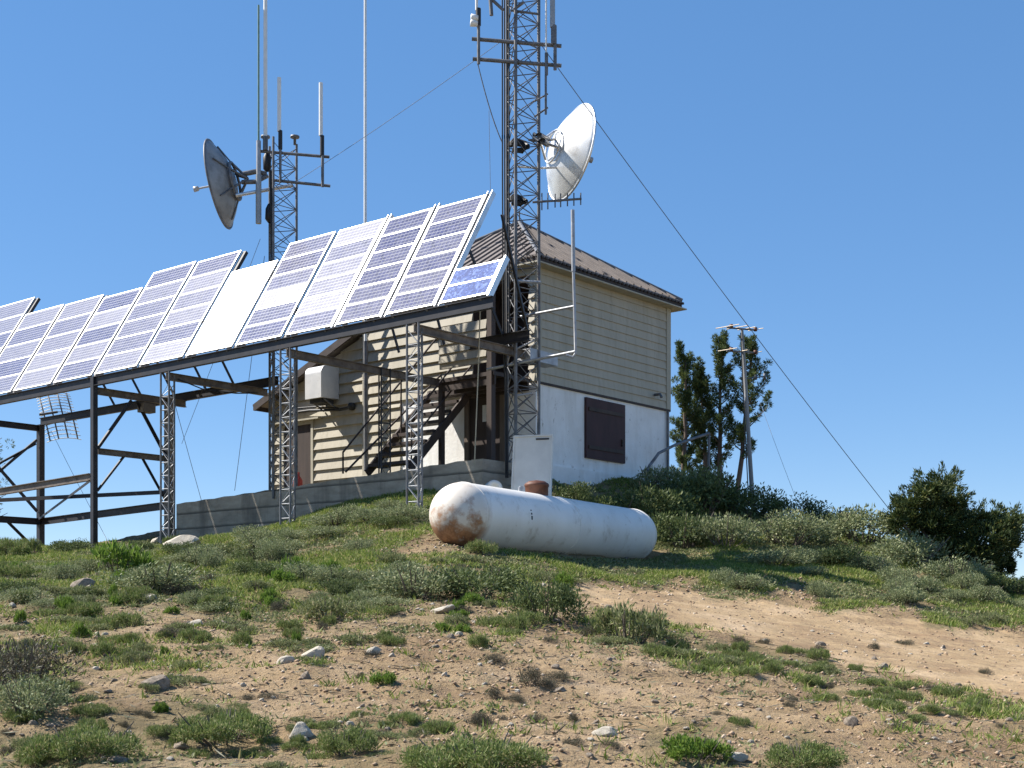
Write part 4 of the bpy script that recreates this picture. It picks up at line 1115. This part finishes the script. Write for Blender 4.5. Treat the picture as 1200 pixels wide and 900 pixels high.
tpart(T2_, 'cable_coil', M['black'], lambda m: [m.tube([P(598, 168 + k, YM), P(603, 163 + k * 2, YM - .1), P(612, 166 + k * 1.5, YM + .1), P(619, 170 + k, YM - .1), P(612, 178 - k, YM), P(600, 176, YM)], .035, 6) for k in range(4)])
tpart(T2_, 'cable_coil', M['black'], lambda m: [m.tube([P(598, 232 + k, YM), P(603, 228 + k * 2, YM - .1), P(610, 231 + k, YM + .1), P(617, 235 + k, YM - .1), P(610, 240 - k, YM), P(600, 239, YM)], .033, 6) for k in range(4)])
for a_, b_, r_ in (((601, 329), (634, 331), .03), ((603, 464), (624, 461), .022), ((603, 410), (626, 399), .02)): tpart(T2_, 'service_arm', M['galv'], lambda m: bar_px(m, a_, b_, YM - .25, r_))
tpart(T2_, 'fork_bracket', M['galvdark'], lambda m: (bar_px(m, (574, -10), (576, 18), YM - .3, .04), bar_px(m, (577, 0), (590, 12), YM - .3, .03), bar_px(m, (598, 12), (631, 16.5), YM - .3, .022), bar_px(m, (602, 11), (613, 3), YM - .35, .03)))
rod('whip_antenna', 'white rod antenna at the left end of the tall tower crossbars, with twin lamps', [(558.5, -60, 12, .026, 'fibre', 'rod'), (560.5, 10, 30, .05, 'black', 'clamp'), (560.8, 30, 75, .030, 'galvdark', 'mast')], YM - .34)
mb = MB(); mb.lathe(P(557, 21, YM - .4), Vector((-1, -.2, 0)), [(-.05, .02), (-.05, .05), (.08, .07), (.09, 0)], 10); lamp = mb.build('tower_lamp', M['fibre'], None, P(557, 21, YM - .4)); tag(lamp, 'small white lamp on the tall tower crossbar end, upper of two', 'lamp')
mb = MB(); mb.lathe(P(556.5, 27.5, YM - .4), Vector((-1, -.2, .1)), [(-.05, .02), (-.05, .05), (.08, .07), (.09, 0)], 10); tag(mb.build('tower_lamp', M['fibre'], None, P(557, 27, YM - .4)), 'small white lamp on the tall tower crossbar end, lower of two', 'lamp')
rod('whip_antenna', 'thick grey rod antenna near the right end of the tall tower crossbars', [(647.5, -60, 32, .048, 'greyrod', 'rod'), (649, 30, 52, .055, 'galvdark', 'clamp'), (650.5, 52, 82, .032, 'galvdark', 'mast')], YM - .36)
rod('whip_antenna', 'thin white rod antenna ending in a dark stub between tower and grey rod', [(640, -60, 62, .016, 'fibre', 'rod'), (640.3, 62, 88, .032, 'galvdark', 'sleeve'), (639.6, 88, 134, .022, 'galvdark', 'mast')], YM - .36)
tpart(T2_, 'standoff', M['galvdark'], lambda m: (bar_px(m, (626, 119), (642, 110), YM - .3, .016), bar_px(m, (626, 137), (642, 126), YM - .3, .018)))
# bright dish
c2 = P(669, 179, YM + 1.25); ax2 = Vector((.87, .40, -.17)).normalized(); hub2 = c2 - ax2 * .52
dish('dish_antenna', 'bright silver dish on the tall tower, its sunlit back toward the building', c2, ax2, .95, .40, 'dishalu', 'alu', .42,
     [([hub2 + Z * .10, P(632, 158, YM - .2), P(626, 158, YM - .1)], .05, 'galvdark'), ([hub2 + Z * .0, P(636, 165, YM - .3), P(626, 163, YM - .15)], .06, 'galvdark'), ([P(606, 195, YM + .05), P(634, 197, YM + .6), c2 - ax2 * .2 - Z * .35], .022, 'alu'), ([P(620, 164, YM + .1), P(645, 164, YM + .7), c2 - ax2 * .34 + Z * .16], .022, 'galvdark')], hub2)
# yagi
yg = thing('yagi_antenna', 'comb-like antenna with short upright elements on the tall tower below the dish', 'antenna', P(626, 236, YM - .2))
mb = MB(); mb.tube([P(624, 237, YM - .2), P(681.5, 233, YM - .2)], .022, 6); mb.build('boom', M['galvdark'], yg)
for i, (px, h) in enumerate(((635, 10), (642, 9.5), (650.5, 8), (657, 8), (665, 7.5), (672.5, 7.5), (680.5, 7))):
    yc = 237 - (px - 624) / 57.5 * 4
    mb = MB(); mb.tube([P(px, yc - h, YM - .2), P(px, yc + h, YM - .2)], .013, 5); mb.build('element', M['galvdark'], yg)
# dipole antenna on stand-off pipes at the right of the tall tower
dp = thing('folded_dipole', 'tall upright pipe antenna held off the tall tower by two level pipes', 'antenna', P(674, 390, YM - 1.0))
Yd = YM - 1.0
mb = MB(); mb.tube([P(671, 246, Yd), P(672, 318, Yd)], .036, 8); mb.build('radome', M['galv'], dp)
mb = MB(); mb.tube([P(672, 318, Yd), P(673.5, 372, Yd), P(674.5, 414, Yd), P(671, 419, Yd), P(663, 416, Yd)], .026, 8); mb.build('mast', M['galv'], dp)
mb = MB(); mb.tube([P(571, 433, YM + .1), P(674, 412, Yd)], .028, 8); mb.build('standoff_pipe', M['galv'], dp)
mb = MB(); mb.tube([P(610, 371, YM - .2), P(673, 359, Yd)], .026, 8); mb.build('standoff_pipe', M['galv'], dp)
# light cable hanging from the small panel
mb = MB(); mb.tube([P(563, 350, 24.2), P(561, 420, 24.4), P(556, 545, 24.8)], .012, 5); tag(mb.build('hanging_cable', M['trim'], None, P(560, 440, 24.4)), 'pale cable hanging from the small blue panel past the stairs', 'cable')
# whip mast by the building
wm = thing('whip_mast', 'single tall slender pale mast rising behind the solar panels', 'mast', P(428, 545, 31.3))
mb = MB(); mb.tube([P(428, -70, 31.3), P(428, 250, 31.3), P(428.5, 400, 31.3)], [.030, .036, .04], 8); mb.build('rod', M['fibre'], wm)
mb = MB(); mb.tube([P(428.5, 400, 31.3), P(429, 552, 31.3)], .055, 8); mb.build('base_tube', M['galvdark'], wm)
# guy wires
def wire(a, b, label, sag=.0, r=.006):
    mb = MB(); n = 14; pts = [a.lerp(b, i / n) - Z * sag * 4 * (i / n) * (1 - i / n) for i in range(n + 1)]
    mb.tube(pts, r, 4); tag(mb.build('guy_wire', M['galvdark'], None, a), label, 'guy wire', 'guy wires of the towers')
wire(P(631, 48, YM), P(1062, 622, 30.0), 'long guy wire from the tall tower down to the bushes by the juniper', .12, .009)
wire(P(588, 48, YM), P(345, 214, YT + .6), 'guy wire from the tall tower down past the dish tower top', .05)
wire(P(560, 75, YM - .3), P(589, 168, YM - .2), 'dark cable from the tall tower crossbar down to its leg', .12, .010)
wire(P(305, 280, YT), P(213, 520, 31), 'guy wire from the dish tower leaning furthest out behind the rack', .02)
wire(P(196, 440, 29), P(237, 590, 32), 'thin wire leaning toward the wall behind the lattice rack leg', .02)
wire(P(310, 300, YT), P(275, 575, 31), 'steep guy wire of the dish tower ending behind the wall top', .02)
wire(P(60, 505, 34), P(132, 645, 31), 'thin wire from the grid antenna to the crest', .02)
wire(P(575, 235, YM), P(573, 130, YM), 'short thin wire hanging beside the tall tower leg', .0, .004)
wire(P(890, 470, 33), P(935, 590, 31.5), 'thin guy wire of the antenna pole', .02, .005)

# grid antenna behind the rack
ga = thing('grid_antenna', 'white wire grid dish hung on the rear rack post', 'dish antenna', P(46, 480, 35.3))
mb = MB()
def gpt(a, b):   # curved square sheet of rods
    X_ = Vector((.93, .3, .12)); Y_ = Vector((.28, -.15, -.94)); Nn = X_.cross(Y_).normalized()
    return P(68, 486, 35.6) + X_ * (a * .44) + Y_ * (b * .66) + Nn * (.22 * (a * a + b * b) - .2)
for k in range(15):
    b = -1 + 2 * k / 14; mb.tube([gpt(-1 + 2 * i / 8, b) for i in range(9)], .012, 4)
mb.build('grid', M['fibre'], ga)
mb = MB()
for a in (-.8, -.3, .25, .8): mb.tube([gpt(a, -1 + 2 * i / 8) for i in range(9)], .02, 5)
mb.build('frame', M['galvdark'], ga)
mb = MB(); mb.tube([P(46, 486, 35.3), gpt(0, 0)], .035, 6); mb.build('mount_arm', M['galvdark'], ga)

# antenna pole
ap_ = thing('antenna_pole', 'leaning grey pole with two flat antenna racks beside the pines', 'antenna pole', P(883, 598, 32.5))
YP = 32.5
mb = MB(); mb.tube([P(883, 603, YP), P(879, 540, YP), P(873, 440, YP), P(869.5, 386, YP)], [.058, .052, .045, .034], 8); mb.build('pole', M['polewood'], ap_)
mb = MB(); mb.tube([P(876, 600, YP - .1), P(877, 580, YP - .1), P(872, 480, YP - .1), P(868, 390, YP - .1)], .014, 5); mb.build('cable', M['black'], ap_)
def tv(py, span, n):
    c = P(870.5, py, YP)
    mb = MB(); mb.tube([c + Vector((-.42, -.2, .0)), c + Vector((.36, .17, .02))], .022, 6); bm_ = mb.build('flat_antenna', M['galvdark'], ap_)
    mb = MB()
    for i in range(n):
        f = i / (n - 1); q = c + Vector((-.40 + .74 * f, -.19 + .35 * f, .03)); hl = span * (1 - .35 * f)
        d = Vector((.80, -.6, .03)) * hl * .5
        mb.tube([q - d, q + d], .011, 5)
    mb.build('elements', M['copper'], bm_)
    mb = MB(); mb.lathe(c + Vector((-.3, -.14, .04)), Z, [(-.04, 0), (-.04, .045), (.05, .045), (.05, 0)], 8); mb.build('insulator', M['rustdome'], bm_); mb = MB(); mb.lathe(c + Vector((.33, .15, .03)), Z, [(-.04, 0), (-.04, .045), (.05, .045), (.05, 0)], 8); mb.build('insulator', M['rustdome'], bm_)
tv(386, .62, 4); tv(413, .5, 3)
mb = MB(); mb.tube([P(873, 444, YP), P(897, 441, YP - .1)], .016, 5); mb.lathe(P(886, 442, YP), Z, [(-.06, 0), (-.06, .03), (.06, .03), (.06, 0)], 8); mb.lathe(P(896, 441, YP), Z, [(-.07, 0), (-.07, .03), (.07, .03), (.07, 0)], 8); mb.build('side_arm', M['galvdark'], ap_)

# ------------------------------------------------------------------ tank
ca = Vector((-.77, 20.6, 1.62)); cb = Vector((2.24, 25.5, 1.62)); ta = (cb - ca).normalized(); TL_ = (cb - ca).length; TR = .5
tk = thing('propane_tank', 'long white gas tank with a rusty near end lying on the slope', 'gas tank', ca)
tk.rotation_euler = (0, 0, math.atan2(ta.y, ta.x))
def tb(name, mb, mat, par=tk):
    o = mb.build(name, mat); o.parent = par; return o
mb = MB(); pr = []
for k in range(13): a = math.pi / 2 * k / 12; pr.append((-TR * .96 * math.cos(a), TR * math.sin(a)))
pr += [(.06, TR), (TL_ * .25, TR), (TL_ * .5, TR), (TL_ * .75, TR), (TL_ - .06, TR)]
for k in range(13): a = math.pi / 2 * k / 12; pr.append((TL_ + TR * .96 * math.sin(a), TR * math.cos(a)))
mb.lathe((0, 0, 0), (1, 0, 0), pr, 48); shell = tb('shell', mb, M['tank'])
for xx in (.0, TL_ * .5, TL_):
    mb = MB(); mb.tube([Vector((xx, (TR + .0) * math.cos(t), TR * math.sin(t))) for t in np.linspace(0, 6.283, 49)[:-1]], .008, 6, closed=True)
    tb('weld_seam', mb, M['tank'], shell)
dx = (P(626, 578, 22.55) - ca).dot(ta)
mb = MB(); mb.lathe((dx, 0, TR - .04), (0, 0, 1), [(0, .19), (.16, .195), (.17, .21), (.21, .20), (.25, .14), (.27, .02)], 24)
dm = tb('valve_dome', mb, M['rustdome'])
mb = MB(); mb.tube([Vector((dx - .42, .05, TR - .02)), Vector((dx - .42, .05, TR + .10))], .035, 8); tb('fitting', mb, M['galv']); mb = MB(); mb.tube([Vector((dx - .62, -.05, TR - .02)), Vector((dx - .62, -.05, TR + .06))], .03, 8); tb('fitting', mb, M['galv'])
mb = MB(); mb.box((TL_ * .42 - .9, -TR * .985, .04), Vector((.035, 0, 0)), Vector((0, .006, 0)), Vector((0, 0, .11))); 
for xx in (.62, TL_ - .62):
    m2 = MB(); m2.box((xx, 0, -.50), Vector((.06, 0, 0)), Vector((0, .24, 0)), Vector((0, 0, .09))); tb('saddle', m2, M['galvdark'])
mb = MB()
for k in range(3): mb.box((TL_ * .22, -TR * math.cos(.1 + k * .1) * 1.002, TR * math.sin(.1 + k * .1) - .03), Vector((.018, 0, 0)), Vector((0, .004, 0)), Vector((0, 0, .03)))
tb('paint_mark', mb, M['gasket'], shell)
# thin white cover standing behind the tank
cbp = P(620, 570, 24.0); gg = gz(cbp.x, cbp.y)
cx_ = Vector((.97, -.24, 0)); cz_ = Vector((.045, .14, 1)).normalized(); cy_ = cz_.cross(cx_).normalized()
cab = thing('access_cover', 'thin white metal cover standing tilted behind the rusty tank dome', 'cover', Vector((cbp.x, cbp.y, gg)))
zc0 = gg - .1; zc1 = P(0, 509, 24.0).z; cm = Vector((cbp.x + .045, cbp.y, (zc0 + zc1) / 2)); hh = (zc1 - zc0) / 2
mb = MB(); mb.box(cm, cx_ * .335, cy_ * .018, cz_ * hh); mb.build('sheet', M['cabinet'], cab)
mb = MB()
for sx_ in (-1, 1): mb.box(cm + cx_ * (sx_ * .35), cx_ * .014, cy_ * .04, cz_ * (hh + .004))
mb.box(cm + cz_ * (hh - .008), cx_ * .334, cy_ * .04, cz_ * .014); mb.build('rim', M['cabinet'], cab)
mb = MB(); mb.box(cm - cy_ * .026 + cz_ * (hh - .07) + cx_ * .17, cx_ * .12, cy_ * .006, cz_ * .014); mb.build('latch', M['gasket'], cab)
# reel and rusty pipe bits beside the cabinet
rp0 = P(578, 573, 24.0); rp0.z = max(rp0.z, gz(rp0.x, rp0.y) + .1)
mb = MB(); mb.lathe(rp0, Vector((.35, -.93, .1)), [(-.1, .0), (-.1, .14), (-.07, .15), (-.05, .08), (.05, .08), (.07, .15), (.1, .14), (.1, .07), (.06, .05), (.06, 0)], 20)
tag(mb.build('cable_reel', M['cabinet'], None, rp0), 'small pale reel on the ground between tank and concrete wall', 'reel')

# ------------------------------------------------------------------ trees
def trunk_mesh(mb, base, top, r0, r1, wob=.05):
    n = 8; pts = []
    for i in range(n + 1):
        f = i / n; p = base.lerp(top, f)
        if 0 < i < n: p = p + Vector((random.gauss(0, wob), random.gauss(0, wob), 0))
        pts.append(p)
    mb.tube(pts, [r0 + (r1 - r0) * i / n for i in range(n + 1)], 7)
    return pts
def pine(pb, pt_, Y, yb, yt, width, bare, label, seed):
    random.seed(seed)
    base = P(pb, yb, Y); base.z = gz(base.x, base.y) - .1; top = P(pt_, yt, Y)
    H = top.z - base.z; r = thing('pine_tree', label, 'tree', base, 'thin pines behind the building')
    mb = MB(); pts = trunk_mesh(mb, base, top, .085, .02, .02); cl = []
    wid = width / F * Y * .5
    k = 0; f = bare
    while f < 1.0:
        c = base.lerp(top, f); reach = wid * (1.0 - .55 * max(0, (f - .55) / .45)) * random.uniform(.45, 1.1) * (.75 if f < bare + .1 else 1)
        a = random.random() * 6.283
        e = c + Vector((math.cos(a) * reach, math.sin(a) * reach, reach * .8 + .05))
        mb.tube([c, (c + e) / 2 - Z * .03, e], [.02, .013, .006], 4, False)
        for g in (1.0, .72, .45):
            if random.random() < .87: cl.append((c.lerp(e, g), random.uniform(.09, .16)))
        if random.random() < .55:
            for q in range(1, random.randint(2, 4)): cl.append((e + Z * (.10 * q) + Vector((random.gauss(0, .02), 0, 0)), .13 - .02 * q))
        f += .015 + .010 * random.random(); k += 1
    cl += [(top, .1), (top - Z * .15, .13), (top - Z * .3, .15)]
    mb.build('trunk', M['bark'], r)
    vs = []
    for c, rad in cl:
        m = 85; u = unit(m); u[:, 2] = u[:, 2] * .8 + .25
        p = np.array(c) + u * (rng.random((m, 1)) ** .6) * rad * .55
        vs.append(leaves(p, u + rng.normal(size=(m, 3)) * .25 + np.array([0, 0, .35]), .10 * rng.uniform(.7, 1.3, m), .020, .5))
    v = np.concatenate(vs) - np.array(base)
    link('crown', leaf_mesh('crown', v, M['pine']), r)
pine(801, 803, 36.0, 560, 421, 40, .10, 'thin sparse pine nearest the building corner', 3)
pine(829, 821, 36.4, 565, 440, 32, .26, 'shorter pine with dark trunk between the sparse pine and the tall pair', 5)
pine(841, 846, 36.2, 572, 402, 46, .26, 'tall pine with leaning trunk in the middle of the group', 8)
pine(861, 882, 35.8, 575, 404, 60, .34, 'tall full pine touching the antenna pole', 12)
random.seed(21)
# bare conifer at the far left, mostly outside the frame
bt = thing('bare_tree', 'dark sparse little tree behind the far end of the rack', 'tree', P(-12, 645, 37))
mb = MB(); b0 = P(-12, 650, 37); trunk_mesh(mb, b0, P(-14, 505, 37), .07, .02, .02)
for f in np.linspace(.2, .98, 26):
    c = b0.lerp(P(-14, 505, 37), float(f)); a = random.random() * 6.283; e = c + Vector((math.cos(a), math.sin(a), .5)) * random.uniform(.25, .6); mb.tube([c, e], [.018, .006], 4, False)
mb.build('trunk', M['bark'], bt)
vs = []
for i in range(60):
    f = random.uniform(.2, 1); c = b0.lerp(P(-14, 505, 37), f) + Vector((random.gauss(0, .22), random.gauss(0, .22), .1)); u = unit(40)
    vs.append(leaves(np.array(c) + u * .08, u + np.array([0, 0, .4]), .10, .02, .5))
link('crown', leaf_mesh('crown', np.concatenate(vs) - np.array(bt.location), M['pine']), bt)
# spreading juniper on the right
YJ = 27.0; jb = P(1128, 668, YJ); jb.z = gz(jb.x, jb.y) - .1
jn = thing('juniper', 'dark spreading juniper with sunlit branch tips on the hill edge', 'tree', jb)
lob = [(1078, 590, 30), (1088, 566, 20), (1104, 560, 15), (1112, 552, 8), (1062, 580, 14), (1062, 606, 24), (1098, 604, 36), (1090, 630, 34), (1122, 622, 36), (1128, 606, 22), (1150, 606, 18), (1164, 604, 15), (1178, 608, 12), (1188, 600, 8), (1158, 628, 32), (1180, 630, 14), (1142, 646, 36), (1166, 650, 24), (1176, 664, 15), (1112, 652, 32), (1156, 668, 20), (1092, 652, 24), (1052, 598, 10), (1186, 618, 10), (1118, 578, 14), (1100, 584, 24)]
mb = MB(); vs = []
lob = [(a_, 672 - (672 - b_) * .87, c_) for a_, b_, c_ in lob]
for (px, py, rp_) in lob:
    Yj = YJ + random.uniform(-.6, .7); c = P(px, py, Yj); rad = rp_ / F * YJ
    mid = (jb + c) / 2 + Vector((random.gauss(0, .08), random.gauss(0, .1), -.12)); mb.tube([jb + Z * .05, mid, c], [.06, .035, .012], 6, False)
    rad *= .76
    m = int(160 + rp_ * 50); u = unit(m); ok = rng.random(m) ** .4
    sub = unit(max(4, rp_ // 2)) * rad * .8; si = rng.integers(0, len(sub), m)
    p = np.array(c) + np.where((rng.random(m) < .75)[:, None], sub[si] + u * (rad * .30) * ok[:, None], u * rad * ok[:, None]) * np.array([1, 1.15, .82])
    out = (p - np.array(c)); out /= np.linalg.norm(out, axis=1, keepdims=True) + 1e-6
    vs.append(leaves(p, out * .8 + rng.normal(size=(m, 3)) * .4 + np.array([.15, 0, .5]), .11 * rng.uniform(.6, 1.4, m), .030, .5))
for k in range(190):
    px, py, rp_ = random.choice(lob); a = random.uniform(-2.9, .25) if random.random() < .8 else random.uniform(-3.1, 3.1)
    c = P(px, py, YJ + random.uniform(-.7, .7)); e = Vector((math.cos(a), random.uniform(-.4, .4), -math.sin(a) * .8 + .1)).normalized()
    ln = random.uniform(.14, .34); s0 = c + e * (rp_ / F * YJ * .62); m = 60
    f = rng.random(m)
    p = np.array(s0)[None] + np.array(e)[None] * (f * ln)[:, None] + rng.normal(size=(m, 3)) * (.055 * (1 - f) + .012)[:, None]
    vs.append(leaves(p, np.array(e)[None] + rng.normal(size=(m, 3)) * .4 + np.array([0, 0, .25]), .085 * rng.uniform(.6, 1.3, m), .022, .5))
mb.build('trunk', M['bark'], jn)
link('crown', leaf_mesh('crown', np.concatenate(vs) - np.array(jb), M['juniper']), jn)

# ------------------------------------------------------------------ light, sky, camera
S_ = Vector((-.68, .14, .72)).normalized()
elev = math.asin(S_.z); az = math.atan2(S_.x, S_.y)
w = bpy.data.worlds.new('World'); sc.world = w; w.use_nodes = True; nt = w.node_tree
sky = nt.nodes.new('ShaderNodeTexSky'); sky.sky_type = 'NISHITA'; sky.sun_disc = False
sky.sun_elevation = elev; sky.sun_rotation = az; sky.altitude = 2600; sky.air_density = .85; sky.dust_density = .05; sky.ozone_density = 3.6
bg = nt.nodes['Background']; gm_ = nt.nodes.new('ShaderNodeGamma'); gm_.inputs[1].default_value = .46; nt.links.new(sky.outputs[0], gm_.inputs[0])
hs = nt.nodes.new('ShaderNodeHueSaturation'); hs.inputs['Hue'].default_value = .507; hs.inputs['Value'].default_value = 1.5; hs.inputs['Saturation'].default_value = 1.76; nt.links.new(gm_.outputs[0], hs.inputs['Color'])
nt.links.new(hs.outputs[0], bg.inputs[0]); bg.inputs[1].default_value = .138
sl = bpy.data.lights.new('sun', 'SUN'); sl.energy = 4.7; sl.angle = math.radians(.53); sl.color = (1, .95, .87)
so = bpy.data.objects.new('sun', sl); COL.objects.link(so); so.rotation_euler = (-S_).to_track_quat('-Z', 'Y').to_euler()
cam = bpy.data.cameras.new('camera'); cam.sensor_width = 36; cam.lens = F / 1200 * 36; cam.shift_y = (HY - 450) / 1200
cam.clip_end = 6000; cam.clip_start = .1
co = bpy.data.objects.new('camera', cam); COL.objects.link(co); co.rotation_euler = (math.pi / 2, 0, 0)
sc.camera = co
vs_ = sc.view_settings; vs_.view_transform = 'Standard'; vs_.look = 'None'; vs_.gamma = 1; vs_.exposure = 1.0
sc.cycles.max_bounces = 6
